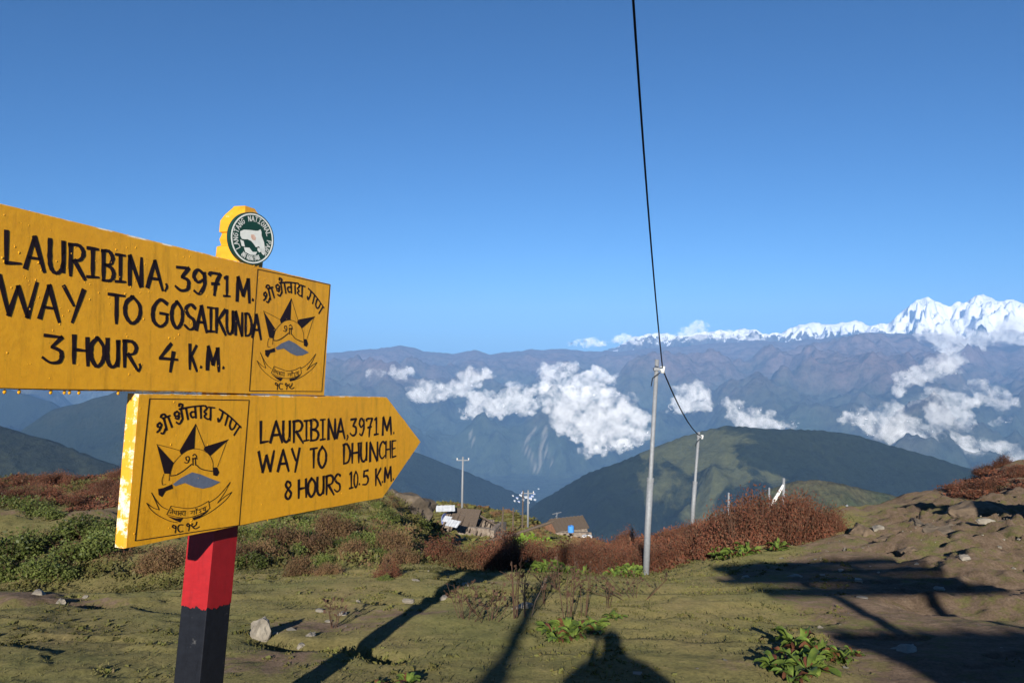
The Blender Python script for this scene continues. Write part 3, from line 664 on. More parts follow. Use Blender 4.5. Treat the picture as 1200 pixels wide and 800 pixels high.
L1 = [('L', 72, 120, 168, 292), ('A', 132, 202, 166, 288), ('U', 204, 250, 166, 288), ('R', 264, 322, 164, 288), ('I', 328, 360, 162, 280), ('B', 364, 414, 158, 278), ('I', 424, 456, 156, 274), ('N', 468, 516, 154, 270), ('A', 522, 568, 152, 264), (',', 578, 590, 248, 274),
      ('3', 600, 638, 152, 250), ('9', 652, 684, 150, 248), ('7', 694, 732, 150, 256), ('1', 738, 768, 146, 244), ('M', 788, 842, 144, 244), ('.', 852, 862, 230, 242)]
L2 = [('W', 64, 154, 342, 462), ('A', 176, 240, 334, 456), ('Y', 258, 304, 326, 460), ('T', 366, 408, 324, 438), ('O', 412, 462, 316, 438), ('D', 558, 600, 300, 414), ('H', 610, 653, 296, 408), ('U', 660, 700, 292, 402), ('N', 712, 765, 290, 398), ('C', 770, 804, 286, 384), ('H', 808, 838, 284, 380), ('E', 844, 870, 280, 376)]
L3 = [('8', 217, 258, 518, 622), ('H', 296, 345, 508, 612), ('O', 351, 398, 500, 608), ('U', 404, 448, 492, 598), ('R', 457, 503, 484, 592), ('S', 507, 545, 476, 578), ('1', 592, 620, 464, 558), ('0', 622, 646, 460, 554), ('.', 650, 660, 530, 540), ('5', 672, 708, 454, 538), ('K', 747, 782, 444, 540), ('.', 786, 794, 518, 526), ('M', 800, 842, 436, 518), ('.', 850, 858, 502, 511)]
for L_, cs in ((L1, (-.03, -.10)), (L2, (-.07, -.12)), (L3, (-.15, -.18))): write(lbo, L_, *Z4, 3.9, cols=cs)

# emblem traced once from the arrow board, mapped into each frame
def homog(src, dst):
    A_ = []; B_ = []
    for (x, y), (u, v) in zip(src, dst):
        A_.append([x, y, 1, 0, 0, 0, -u * x, -u * y]); B_.append(u); A_.append([0, 0, 0, x, y, 1, -v * x, -v * y]); B_.append(v)
    h = np.linalg.solve(np.array(A_, float), np.array(B_, float)); H = np.append(h, 1).reshape(3, 3)
    return lambda p: (lambda q: (q[0] / q[2], q[1] / q[2]))(H @ np.array([p[0], p[1], 1.0]))
fr_low = [(130 + x / 4, 450 + y / 4) for x, y in [(180, 68), (647, 75), (600, 660), (113, 733)]]
fr_up = [(200 + x / 3.335, 230 + y / 3.335) for x, y in [(340, 285), (622, 345), (590, 762), (307, 760)]]
def z10a(L): return [(175 + x / 10, 465 + y / 10) for x, y in L]
def z10b(L): return [(165 + x / 10, 560 + y / 10) for x, y in L]
def z6(L): return [(180 + x / 10.66, 495 + y / 10.66) for x, y in L]
def z3(L): return [(130 + x / 4, 450 + y / 4) for x, y in L]
title = [[(122, 300), (96, 318), (96, 346), (126, 350), (138, 322), (116, 298)], [(132, 348), (112, 388), (84, 412)], [(186, 372), (160, 425), (130, 420)], [(166, 250), (200, 385)], [(130, 238), (142, 208), (176, 203), (190, 238)], [(150, 250), (240, 215)], [(214, 226), (262, 352)],
  [(322, 168), (292, 188), (300, 222), (336, 216), (342, 186), (318, 168)], [(345, 222), (332, 256), (298, 244)], [(366, 140), (388, 262)], [(385, 258), (350, 312), (312, 295)], [(346, 106), (350, 80), (385, 90), (372, 132)], [(345, 142), (500, 112), (642, 100)], [(425, 130), (450, 262)],
  [(532, 118), (542, 245)], [(538, 178), (500, 172), (478, 196), (496, 238), (520, 232)], [(597, 108), (602, 248)], [(652, 104), (672, 132), (640, 170), (662, 196), (640, 226), (680, 258), (714, 246)], [(715, 120), (712, 272)], [(690, 118), (764, 126)],
  [(816, 142), (940, 228), (1072, 356)], [(856, 186), (838, 246), (808, 288), (800, 248)], [(918, 214), (884, 332)], [(962, 250), (938, 330), (956, 378), (988, 362), (1018, 300)], [(1054, 344), (988, 446)]]
fine = [[(35, 270), (315, 345), (330, 382)], [(520, 15), (635, 300)], [(520, 15), (502, 320)], [(918, 212), (795, 550)],
  [(205, 650), (215, 580), (250, 500), (340, 400), (420, 345), (510, 324), (600, 340), (670, 380), (712, 430), (737, 500), (738, 565)],
  [(125, 640), (102, 715), (106, 775)], [(195, 640), (190, 725)], [(106, 775), (150, 770)]]
thick6 = [[(205, 662), (280, 650), (370, 598), (472, 516)], [(532, 528), (600, 580), (732, 606)], [(430, 420), (400, 432), (410, 470), (442, 462), (434, 420)], [(440, 466), (420, 500), (380, 495)], [(486, 440), (488, 530)], [(484, 412), (510, 392), (534, 430), (488, 448)], [(518, 452), (520, 530)], [(478, 450), (545, 448)]]
ribbon = [[(65, 290), (140, 345), (212, 370)], [(212, 370), (170, 270), (122, 168)], [(122, 168), (180, 262), (240, 330), (312, 366)], [(65, 290), (110, 360), (180, 422), (270, 472), (350, 505), (430, 520)],
  [(798, 282), (880, 230), (960, 150), (1045, 45)], [(1045, 45), (985, 160), (895, 290)], [(895, 290), (980, 215), (1065, 160)], [(1065, 160), (1000, 245), (900, 332), (800, 402), (670, 470)],
  [(350, 325), (450, 342), (560, 353), (680, 326), (790, 266)], [(790, 266), (806, 350)], [(806, 350), (740, 400), (620, 445), (530, 463), (430, 456), (300, 426)], [(300, 426), (350, 325)]]
small = [[(335, 374), (430, 384), (525, 382)], [(366, 378), (362, 418)], [(366, 398), (342, 392), (340, 412)], [(372, 372), (352, 350)], [(386, 384), (390, 410), (408, 412)], [(412, 380), (408, 430)], [(436, 386), (434, 434)], [(468, 386), (462, 440)], [(466, 410), (444, 402), (446, 424)], [(500, 384), (480, 414), (496, 432)], [(515, 384), (512, 440)],
  [(572, 388), (680, 366), (765, 328)], [(598, 384), (592, 412), (576, 412)], [(622, 380), (620, 424)], [(646, 374), (646, 418)], [(650, 372), (636, 350)], [(652, 372), (656, 348)], [(676, 368), (700, 386), (684, 398), (716, 412)], [(748, 336), (756, 388)], [(750, 360), (728, 352), (730, 376), (752, 368)]]
year = [[(404, 562), (376, 548), (368, 570), (398, 584), (408, 562), (400, 640)], [(492, 545), (446, 548), (430, 588), (450, 626), (492, 618)], [(568, 548), (548, 528), (534, 548), (556, 566), (570, 546), (556, 616)], [(604, 530), (590, 556), (618, 566), (650, 540)], [(652, 512), (640, 548), (606, 572), (640, 590), (684, 566)]]
fills = [z6([(35, 270), (130, 635), (205, 635), (245, 500)]), z6([(520, 15), (320, 350), (340, 398), (420, 345), (502, 322)]), z6([(940, 205), (635, 300), (622, 338), (670, 378), (706, 412)]), z6([(735, 560), (790, 556), (817, 620), (790, 667), (742, 655)]),
  z3([(285, 468), (289, 488), (255, 500), (238, 528), (222, 518), (220, 490), (245, 485)]), z10b([(305, 440), (400, 466), (492, 468), (455, 517), (390, 490)]), z10b([(600, 462), (700, 430), (800, 370), (760, 408), (670, 470), (615, 492)])]
blade = z3([(289, 468), (330, 437), (380, 412), (420, 422), (462, 440), (512, 458), (470, 480), (430, 489), (390, 481), (345, 462), (300, 477)])
for brd, fr in ((lbo, fr_low), (ubo, fr_up)):
    H = homog(fr_low, fr); T = lambda L, H=H: [uv(onplane(*H(p))) for p in L]
    k = onplane(*H(fr_low[0])).y / F * (1.0 if brd is lbo else .86)
    e = Strokes()
    for a, b in zip(fr, fr[1:] + fr[:1]): e.stroke([uv(onplane(*a)), uv(onplane(*b))], 1.25 * k, taper=0)
    e.build('painted_frame', M['ink'], brd)
    for part in (title[:7], title[7:12], title[12:15], title[15:18], title[18:21], title[21:]):
        e = Strokes()
        for L_ in part: e.stroke(T(z10a(L_)), 3.0 * k, taper=.15)
        e.build('letter', M['ink'], brd)
    for part in (year[:1], year[1:2], year[2:3], year[3:]):
        e = Strokes()
        for L_ in part: e.stroke(T(z10b(L_)), 1.7 * k, taper=.15)
        e.build('numeral', M['ink'], brd)
    e = Strokes()
    for L_ in fine: e.stroke(T(z6(L_)), .7 * k, taper=0)
    for L_ in thick6: e.stroke(T(z6(L_)), 1.4 * k, taper=0)
    for L_ in ribbon: e.stroke(T(z10b(L_)), .85 * k, taper=0)
    for L_ in small: e.stroke(T(z10b(L_)), .75 * k, taper=0)
    for L_ in fills: e.fill(T(L_))
    e.build('painted_emblem', M['ink'], brd)
    e = Strokes(); e.fill(T(blade), .0009); e.build('painted_blade', M['bladegrey'], brd)

# post: square timber, carved head
W = .14
def sect(s, k, sh=0.0):
    """square section at a distance s along the post, scaled k"""
    c = _pf + pdir * s - NB * W / 2 + D1 * W / 2
    h = W / 2 * k
    return [c + NB * h - D1 * h, c + NB * h + D1 * h, c - NB * h + D1 * h, c - NB * h - D1 * h]
def postpiece(name, secs, matk, par=sign, bev=0):
    mb = MB(); pts = sum([sect(*q) for q in secs], []); n = len(secs); f = [(3, 2, 1, 0), tuple(range(4 * n - 4, 4 * n))]
    for i in range(n - 1):
        for j in range(4): f.append((4 * i + j, 4 * i + (j + 1) % 4, 4 * i + 4 + (j + 1) % 4, 4 * i + 4 + j))
    mb.poly(pts, f); return sbuild(mb, name, M[matk], par, bevel=bev)
def s_at(py, px=None):
    # distance along the post whose front edge shows at photo row py
    lo, hi = -3.0, 4.0
    for _ in range(50):
        m_ = (lo + hi) / 2; p = _pf + pdir * m_; row = 400 - F * (p.z - EYE) / p.y
        if row > py: lo = m_
        else: hi = m_
    return lo
gs = (gz(base_c.x, base_c.y) - .35 - _pf.z) / pdir.z
sr = s_at(711)
postpiece('post', [(gs, 1), (sr, 1)], 'black', bev=.003)['label'] = 'black painted lower half of the post'
# red band with an uneven painted lower edge
mb = MB(); rs = random.Random(5); nseg = 28
ring0 = []; ring1 = []; ring2 = []
for side in range(4):
    for i in range(nseg):
        t = i / nseg
        def pt(s, k, t=t, side=side):
            q = sect(s, k); return q[side].lerp(q[(side + 1) % 4], t)
        jag = .012 * pnoise(np.array([side * 3.0 + t * 5]), np.array([.5]), 4)[0] + .004 * rs.uniform(-1, 1)
        ring0.append(pt(sr - .012 + jag, 1.012)); ring1.append(pt(sr + .03, 1.012)); ring2.append(pt(s_at(455), 1.012))
n4 = 4 * nseg; pts = ring0 + ring1 + ring2
f = [(k * n4 + i, k * n4 + (i + 1) % n4, (k + 1) * n4 + (i + 1) % n4, (k + 1) * n4 + i) for k in range(2) for i in range(n4)] + [tuple(range(2 * n4, 3 * n4))]
mb.poly(pts, f); rb = sbuild(mb, 'post_band', M['red']); rb['label'] = 'red painted upper half of the post'
postpiece('post_head', [(s_at(456), 1.0), (s_at(296), 1.02), (s_at(288), 1.02), (s_at(286), .84), (s_at(279), .94), (s_at(273), .86), (s_at(271.5), .86), (s_at(270.5), .98), (s_at(257), .98), (s_at(249), .80), (s_at(240), .5), (s_at(238), .46)], 'yellow_head', bev=.002)

# round emblem plate, turned a little towards the path
dc = onplane(295.5, 279.5, .0) + NB * .002
view = (E0 - dc).normalized(); dn_ = (NB * .80 + view * .28).normalized()
dx_ = (D1 - dn_ * D1.dot(dn_)).normalized(); dy_ = dn_.cross(dx_).normalized()
if dy_.z < 0: dy_ = -dy_
RD = 30.5 / F * dc.y
def disc(name, r0, r1, z0, z1, mk, par, n=56):
    mb = MB(); P_ = []
    for (r_, z_) in ((r0, z0), (r0, z1), (r1, z1), (r1, z0)) if r0 > 0 else ((r1, z0), (r1, z1)):
        P_ += [dc + (dx_ * math.cos(2 * math.pi * i / n) + dy_ * math.sin(2 * math.pi * i / n)) * r_ + dn_ * z_ for i in range(n)]
    if r0 > 0: f = [(k * n + i, k * n + (i + 1) % n, ((k + 1) % 4) * n + (i + 1) % n, ((k + 1) % 4) * n + i) for k in range(4) for i in range(n)]
    else: f = [(i, (i + 1) % n, n + (i + 1) % n, n + i) for i in range(n)] + [tuple(range(n))[::-1], tuple(range(n, 2 * n))]
    mb.poly(P_, f); return sbuild(mb, name, M[mk], par)
plate = disc('emblem_plate', 0, RD, -.022, 0, 'disc', sign); plate['label'] = 'round dark green national park plate'
disc('rim', RD * .90, RD * .955, -.001, .0012, 'discwhite', plate)
def onplate(a, b, z=.0012): return dc + dx_ * (a * RD) + dy_ * (b * RD) + dn_ * z
def plate_mesh(name, polys, mk, z=.0012):
    mb = MB()
    for L_ in polys: mb.poly([onplate(a, b, z) for a, b in L_], [tuple(range(len(L_)))])
    o = sbuild(mb, name, M[mk], plate)
    bm = bmesh.new(); bm.from_mesh(o.data); bmesh.ops.triangulate(bm, faces=bm.faces[:])
    for f in bm.faces:
        if f.normal.dot(dn_) < 0: f.normal_flip()
    bm.to_mesh(o.data); bm.free(); return o
def pz(L_): # from the 10x enlargement of the plate: centre (455,445), semi-axes 245 x 300
    return [((x - 455) / 245, -(y - 448) / 300) for x, y in L_]
plate_mesh('painted_animal', [pz([(312, 400), (350, 372), (420, 358), (480, 352), (505, 345), (530, 322), (545, 350), (550, 390), (565, 420), (585, 460), (600, 520), (612, 570), (600, 612), (575, 600), (555, 560), (535, 520), (500, 540), (470, 505), (440, 480), (400, 470), (370, 478), (340, 480), (318, 450)])], 'discwhite')
plate_mesh('painted_face', [pz([(430, 405), (465, 400), (490, 430), (485, 460), (455, 465), (435, 440)])], 'panda', .0018)
plate_mesh('painted_leaves', [pz([(320, 490), (360, 500), (380, 560), (345, 560)]), pz([(370, 570), (430, 560), (470, 600), (520, 590), (505, 630), (450, 640), (390, 620)]), pz([(520, 540), (560, 540), (575, 570), (545, 590), (520, 570)])], 'discwhite')
def arc_text(txt, a0, a1, rad, hgt, inward=False):
    polys = []
    for i, ch in enumerate(txt):
        if ch == ' ': continue
        th = R(a0 + (a1 - a0) * (i + .5) / len(txt)); wd = abs(R(a1 - a0)) / len(txt) * rad * .74
        up = Vector((math.cos(th), math.sin(th))) * (-1 if inward else 1); rt = Vector((up.y, -up.x)); c = Vector((math.cos(th), math.sin(th))) * rad
        for seg in G[ch] if ch in G else DV[ch]:
            for a, b in zip(seg[:-1], seg[1:]):
                pa = c + rt * ((a[0] - .5) * wd) + up * ((.5 - a[1]) * hgt); pb = c + rt * ((b[0] - .5) * wd) + up * ((.5 - b[1]) * hgt)
                d = (pb - pa); d = d.normalized() if d.length > 1e-6 else Vector((1, 0)); q = Vector((-d.y, d.x)) * .014; e_ = d * .008
                polys.append([tuple(pa - e_ + q), tuple(pb + e_ + q), tuple(pb + e_ - q), tuple(pa - e_ - q)])
    return polys
G['P'] = [[(.12, 0), (.1, 1)], [(.1, .02), (.7, .0), (.95, .25), (.7, .5), (.15, .54)]]
DV = {'a': [[(0, 0), (1, 0)], [(.8, 0), (.8, 1)], [(.8, .5), (.3, .4), (.1, .7), (.4, .9)]], 'b': [[(0, 0), (1, 0)], [(.5, 0), (.2, .3), (.7, .5), (.3, .9), (.8, 1)]], 'c': [[(0, 0), (1, 0)], [(.3, 0), (.3, .7), (.6, .7)], [(.85, 0), (.85, 1)]], 'd': [[(0, 0), (1, 0)], [(.2, 0), (.2, .6), (.6, .9), (.9, .5), (.6, .35)]]}
plate_mesh('lettering', arc_text('LANGTANG NATIONAL PARK', 222, -42, .76, .2) + arc_text('acdb dabcda bdcab', 238, 302, .76, .17, True), 'discwhite')

# raindrops standing on the paint
rs = random.Random(11); mb = MB()
def in_poly(p, ol):
    c = False
    for (x0, y0), (x1, y1) in zip(ol, ol[1:] + ol[:1]):
        if (y0 > p[1]) != (y1 > p[1]) and p[0] < (x1 - x0) * (p[1] - y0) / (y1 - y0) + x0: c = not c
    return c
def drop(c, r, up, sx=1.0):
    a = D1; b = D2; P_ = []; n = 8
    for (k, z_) in ((1, 0), (.78, .3), (.4, .44)):
        P_ += [c + (a * math.cos(i * math.pi / 4) + b * math.sin(i * math.pi / 4) * sx) * (r * k) + NB * (r * z_) for i in range(n)]
    P_.append(c + NB * r * .48)
    f = [(k * n + i, k * n + (i + 1) % n, (k + 1) * n + (i + 1) % n, (k + 1) * n + i) for k in range(2) for i in range(n)] + [(2 * n + i, 2 * n + (i + 1) % n, 3 * n) for i in range(n)]
    mb.poly(P_, f)
for ol, cnt, u0 in ((uol, 560, -1.9), (lol, 230, -9)):
    us = [p[0] for p in ol]; vs = [p[1] for p in ol]; k = 0
    while k < cnt:
        p = (rs.uniform(max(min(us), u0), max(us)), rs.uniform(min(vs), max(vs)))
        top = (p[1] - min(vs)) / (max(vs) - min(vs))
        if not in_poly(p, ol) or rs.random() > .25 + .75 * top: continue
        drop(P3(p[0], p[1], 0), rs.choice([.0010, .0012, .0014, .0018, .0022, .0030]) * rs.uniform(.8, 1.2), NB, rs.uniform(1, 1.5)); k += 1
    # drops hanging along the lower edge
lowedge = [(onplane(x, 458.8 + .012 * x)) for x in (8, 25, 62, 78, 84, 95, 141)]
for q in lowedge: drop(q + NB * -.01, .0065, NB, 1.2)
dr_ = sbuild(mb, 'water_droplets', M['drop'], sign, smooth=True); dr_['kind'] = 'stuff'

# ------------------------------------------------------------------ steel poles and the cable
def pole(base, top, r0, r1, step, label, group='galvanised poles across the slope', name='utility_pole', extra=None, mat_='steel'):
    t = empty(name, base); tag(t, label, 'pole', group); b = Vector(base); tp = Vector(top) - b; d = tp.normalized()
    if step:
        mb = MB(); s = tp * step; mb.tube([(0, 0, -.4), s * .5, s], [r0, r0, r0], 14); mb.build('lower_tube', M[mat_], t, smooth=True)
        mb = MB(); mb.tube([s - d * .01, s + d * .05, tp], [r0 * .98, r1, r1 * .93], 14); mb.build('upper_tube', M[mat_], t, smooth=True)
        mb = MB(); mb.tube([s - d * .03, s + d * .04], [r0 * 1.14, r0 * 1.14], 14); mb.build('joint_collar', M[mat_], t)
    else:
        mb = MB(); mb.tube([(0, 0, -.4), tp * .5, tp], [r0, (r0 + r1) / 2, r1], 10); mb.build('shaft', M[mat_], t, smooth=True)
    if extra: extra(t, tp, d)
    return t
def at(px, py, Yd): return E0 + ray(px, py) * Yd
def clamp1(t, tp, d):
    mb = MB(); c = tp - d * (tp.length * .045)
    mb.box(c, (.11, .11, .05)); mb.build('clamp_band', M['steel'], t, bevel=.006)
    mb = MB(); mb.tube([c, c + Vector((.10, -.04, -.01))], .02, 8); mb.tube([c + Vector((.10, -.04, -.07)), c + Vector((.10, -.04, .05))], [.035, .045], 10); mb.build('insulator', M['white'], t, smooth=True)
    mb = MB(); mb.tube([c + Vector((.05, -.05, -.06)), c + Vector((-.08, -.05, -.16)), c + Vector((-.10, -.03, -.3))], .009, 6); mb.build('tie_wire', M['cable'], t)
b1 = on(756, 13.6); p1 = at(770, 421, 13.6 * 1.0)
pole1 = pole(b1, p1, .057, .039, .44, 'tall galvanised pole rising from the turf in the middle, carrying the black cable', extra=clamp1)
b2 = on(810, 24); p2 = at(819, 506, 24)
pole2 = pole(b2, p2, .066, .045, .5, 'second galvanised pole standing in the red heath with the cable tied to its top', extra=clamp1)
def crossarm(t, tp, d):
    mb = MB(); c = tp - d * .35; mb.box(c, (1.3, .08, .08)); mb.build('cross_arm', M['steel'], t)
    for k in (-.58, .58):
        mb = MB(); mb.tube([c + Vector((k, 0, .05)), c + Vector((k, 0, .22))], [.04, .06], 8); mb.build('insulator', M['white'], t)
b3 = on(541, 78); pole(b3, at(542.5, 535, 78), .13, .09, 0, 'thin pale pole with a small cross arm standing behind the ruined stone hut', extra=crossarm)
b4 = on(618.5, 84, 0); pole(b4, at(619, 574, 84), .12, .09, 0, 'pale pole with a cross arm between the two stone huts', extra=crossarm)
# poles beyond the red thicket
def strut(t, tp, d):
    mb = MB(); mb.tube([tp - d * .4, Vector((-1.55, .3, -.2))], [.09, .1], 8); mb.build('strut', M['steel'], t)
def far_pole(px, py, Yd, r, label, extra=None, drop=30):
    b = at(px - 1, 640, Yd); b.z = max(gz(b.x, b.y), -400); pole(b, at(px, py, Yd), r, r * .7, 0, label, 'small white poles showing above the red thicket', extra=extra)
far_pole(918.5, 560, 36, .085, 'white pole propped by a slanting strut above the red thicket', lambda t, tp, d: (lambda mb: (mb.tube([tp - d * .3, Vector(at(904, 592, 36)) - Vector(t.location)], [.06, .09], 8), mb.build('strut', M['white'], t)))(MB()))
far_pole(901.5, 571, 36, .06, 'short white post left of the propped pole above the red thicket')
far_pole(854, 577, 40, .07, 'leftmost short white post showing above the red thicket')
far_pole(992.5, 591, 42, .09, 'short white post at the right end of the red thicket')
# the pole behind the viewer that carries the other end of the cable (its shadow falls in the picture)
bb = Vector((-1.32, -6.2, gz(-1.32, -6.2)))
pole(bb, bb + Vector((-.05, 0, 8.1)), .085, .06, .45, 'galvanised pole behind the viewer that holds the near end of the cable', extra=clamp1)
# cable
mb = MB(); topn = bb + Vector((-.05, 0, 7.75)); A0 = b1 + (p1 - b1) * .955 + Vector((.1, -.04, 0)); Bq = at(742, 0, 5.8)
pts = []
for i in range(41):
    t = i / 40; y = A0.y + (topn.y - A0.y) * t
    # quadratic through pole clamp, the point over the viewer and the far pole
    tb = (Bq.y - A0.y) / (topn.y - A0.y)
    x = A0.x * (t - tb) * (t - 1) / (tb) + Bq.x * t * (t - 1) / (tb * (tb - 1)) + topn.x * t * (t - tb) / (1 - tb)
    z = A0.z * (t - tb) * (t - 1) / (tb) + Bq.z * t * (t - 1) / (tb * (tb - 1)) + topn.z * t * (t - tb) / (1 - tb)
    pts.append((x, y, z))
mb.tube(pts, .0105, 8)
cb = mb.build('overhead_cable', M['cable'], smooth=True); tag(cb, 'black cable running overhead from the tall pole out of the top of the photo', 'cable', 'black cables')
mb = MB(); C0 = b2 + (p2 - b2) * .955 + Vector((.1, -.04, 0)); pts = []
for i in range(17):
    t = i / 16; p = A0.lerp(C0, t); p.z -= .42 * 4 * t * (1 - t) * .55; pts.append(p)
mb.tube(pts, .0135, 8); cb = mb.build('overhead_cable', M['cable'], smooth=True); tag(cb, 'black cable sagging from the tall pole down to the second pole', 'cable', 'black cables')

# ------------------------------------------------------------------ stone huts and the far village
def hut_frame(name, px, py_base, Yd, rz, label, cat, group=None):
    b = Vector(((px - 600) / F * Yd, Yd, 0)); b.z = min(gz(b.x, b.y) , gz(b.x, b.y)); t = empty(name, b, rz); tag(t, label, cat, group); return t
def stone_wall(parent, c, d, seed, openings=()):
    """rough wall: a core box with proud uneven stones"""
    mb = MB(); r_ = random.Random(seed); mb.box(c, (d[0], d[1], d[2]))
    cx, cy, cz = c; nx = max(2, int(d[0] / .38)); nz = max(2, int(d[2] / .26))
    for k in range(nz):
        for i in range(nx):
            x = cx - d[0] / 2 + (i + .5 + .25 * (k % 2)) * d[0] / nx; z = cz - d[2] / 2 + (k + .5) * d[2] / nz
            if x > cx + d[0] / 2: continue
            for s in (-1, 1): mb.box((x, cy + s * d[1] / 2, z), (d[0] / nx * r_.uniform(.7, .95), r_.uniform(.06, .18), d[2] / nz * r_.uniform(.7, .95)))
    return mb.build('wall', M['stonewall'], parent)
t = hut_frame('stone_hut', 556, 640, 70, R(-18), 'half-ruined stone hut with a bare timber roof and blue and white tarpaulin', 'hut', 'stone huts on the hillside')
h1 = t
stone_wall(t, (0, -1.6, .9), (4.2, .4, 1.9), 1); stone_wall(t, (-.8, 1.6, .9), (4.0, .4, 1.8), 2)
stone_wall(t, (1.9, -3.2, .45), (3.2, .4, 1.3), 5)
for sx, hh, sd in ((-2.3, 2.9, 3), (2.3, 1.7, 4)):
    mb = MB(); mb.box((sx, 0, .8), (.4, 3.4, 1.8)); mb.poly([(sx - .2, -1.7, 1.7), (sx + .2, -1.7, 1.7), (sx - .2, 1.7, 1.7), (sx + .2, 1.7, 1.7), (sx - .2, 0, hh + .2), (sx + .2, 0, hh + .2)], [(0, 2, 4), (1, 5, 3), (0, 4, 5, 1), (2, 3, 5, 4), (0, 1, 3, 2)])
    r_ = random.Random(sd)
    for q in range(26):
        y = r_.uniform(-1.5, 1.5); z = r_.uniform(.2, 1.7 + (1 - abs(y) / 1.7) * (hh - 1.6)); mb.box((sx - .2, y, z), (.14, r_.uniform(.25, .45), r_.uniform(.14, .24)))
    mb.build('gable', M['stonewall'], t)
mb = MB(); mb.tube([(-2.5, 0, 3.15), (.5, -.1, 2.6), (3.6, -.3, 1.1)], .09, 6); mb.build('ridge_beam', M['timber'], t)
r_ = random.Random(3)
for i in range(11):
    x = -2.2 + i * .52; zr = 3.1 - max(0, x + 1) * .42; mb = MB(); mb.tube([(x, 0, zr), (x + r_.uniform(-.15, .25), -1.9 - r_.uniform(0, .6), 1.6 - max(0, x) * .28 + r_.uniform(-.1, .1))], .07, 5); mb.build('rafter', M['timber'], t)
for i in range(7):
    x = -1.9 + i * .7; mb = MB(); mb.tube([(x, 0, 3.0 - max(0, x + 1) * .42), (x + .1, 1.9, 1.6)], .07, 5); mb.build('rafter', M['timber'], t)
mb = MB(); mb.box((-.6, -.85, 2.45), (2.6, .06, 1.9), Matrix.Rotation(R(-48), 3, 'X')); mb.build('roof_boards', M['timber'], t)
mb = MB()
V_ = []; 
for i in range(7):
    for j in range(6):
        V_.append((-2.58 - .06 * math.sin(i * 1.7) , -1.5 + j * .34, .9 + i * .30 - .05 * math.cos(j * 2)))
mb.poly(V_, [(i * 6 + j, i * 6 + j + 1, i * 6 + j + 7, i * 6 + j + 6) for i in range(6) for j in range(5)])
o = mb.build('tarpaulin', M['bluetarp'], t); o['label'] = 'blue and violet tarpaulin hung over the gable'
sd_ = o.modifiers.new('thickness', 'SOLIDIFY'); sd_.thickness = .03
def sheet(px, py, Yd, size, rz, label, tilt=0):
    mb = MB(); nseg = 10
    P_ = []
    for i in range(nseg + 1):
        for j in range(3): P_.append((-size[0] / 2 + size[0] * i / nseg, -size[1] / 2 + size[1] * j / 2, .025 * math.sin(i * 2.6)))
    mb.poly(P_, [(i * 3 + j, i * 3 + j + 1, i * 3 + j + 4, i * 3 + j + 3) for i in range(nseg) for j in range(2)])
    o = mb.build('roofing_sheet', M['whitetin']); md = o.modifiers.new('thickness', 'SOLIDIFY'); md.thickness = .02
    o.location = at(px, py, Yd); o.location.z = max(o.location.z, gz(o.location.x, o.location.y) + .25); o.rotation_euler = (R(tilt), 0, rz); tag(o, label, 'metal sheet', 'loose roofing sheets by the ruined hut')
sheet(522, 595.5, 69, (1.7, .7), R(8), 'flat white roofing sheet lying uphill of the ruined hut', 38)
sheet(524, 608, 66, (.8, .6), R(-35), 'small white roofing sheet lying on the grass left of the ruined hut', 40)
sheet(531, 613, 65, (1.4, .7), R(-40), 'crooked white roofing sheet on the grass nearest the ruined hut gable', 40)
# fence posts and poles by the huts
for k, (px, Yd, h, lean, lab) in enumerate([(587, 64, 3.2, .2, 'thick dark fence post at the right corner of the ruined hut'), (601, 78, 2.6, .05, 'thin wooden stake on the grass right of the ruined hut'), (612, 84, 4.2, .1, 'tall thin wooden stake left of the cross-armed pole'), (585, 60, 1.6, -.1, 'low dark fence post below the ruined hut')]):
    mb = MB(); b = on(px, Yd); mb.tube([(0, 0, -.3), (lean * .5, 0, h * .5), (lean, 0, h)], [.11, .09, .07], 6); o = mb.build('wooden_stake', M['timber']); o.location = b; tag(o, lab, 'stake', 'wooden stakes near the huts')
mb = MB(); mb.tube([(-3.2, 0, .2), (0, 0, 1.0), (3.2, .3, 2.0)], .13, 6); o = mb.build('fallen_beam', M['timber']); o.location = on(603, 63); tag(o, 'long pale timber leaning on the slope right of the ruined hut', 'beam')

t = hut_frame('stone_hut', 657, 628, 92, R(24), 'small brown stone hut with a gable facing left and a patched roof', 'hut', 'stone huts on the hillside'); h2 = t
t.location.z -= .5; t.scale = (.85, .85, .85)
stone_wall(t, (.9, -1.7, .85), (4.6, .4, 1.9), 11); stone_wall(t, (.9, 1.7, .85), (4.6, .4, 1.9), 12)
for sx, mt in ((-1.4, 'rust'), (3.2, 'stonewall')):
    mb = MB(); mb.box((sx, 0, .8), (.36, 3.2, 1.9)); mb.poly([(sx - .18, -1.6, 1.75), (sx + .18, -1.6, 1.75), (sx - .18, 1.6, 1.75), (sx + .18, 1.6, 1.75), (sx - .18, 0, 3.1), (sx + .18, 0, 3.1)], [(0, 2, 4), (1, 5, 3), (0, 4, 5, 1), (2, 3, 5, 4), (0, 1, 3, 2)])
    r_ = random.Random(9)
    for q in range(24):
        y = r_.uniform(-1.4, 1.4); z = r_.uniform(.2, 1.7 + (1 - abs(y) / 1.6) * 1.1); mb.box((sx - .18, y, z), (.12, r_.uniform(.25, .4), r_.uniform(.14, .22)))
    mb.build('gable', M[mt], t)
for s in (-1, 1):
    mb = MB(); mb.box((.9, s * .95, 2.45), (5.2, 2.35, .08), Matrix.Rotation(R(-s * 35), 3, 'X'))
    for i in range(9): mb.box((-1.4 + i * .6, s * .97, 2.52), (.3, 2.3, .05), Matrix.Rotation(R(-s * 35), 3, 'X'))
    mb.build('roof', M['stonewall' if s > 0 else 'timber'], t)
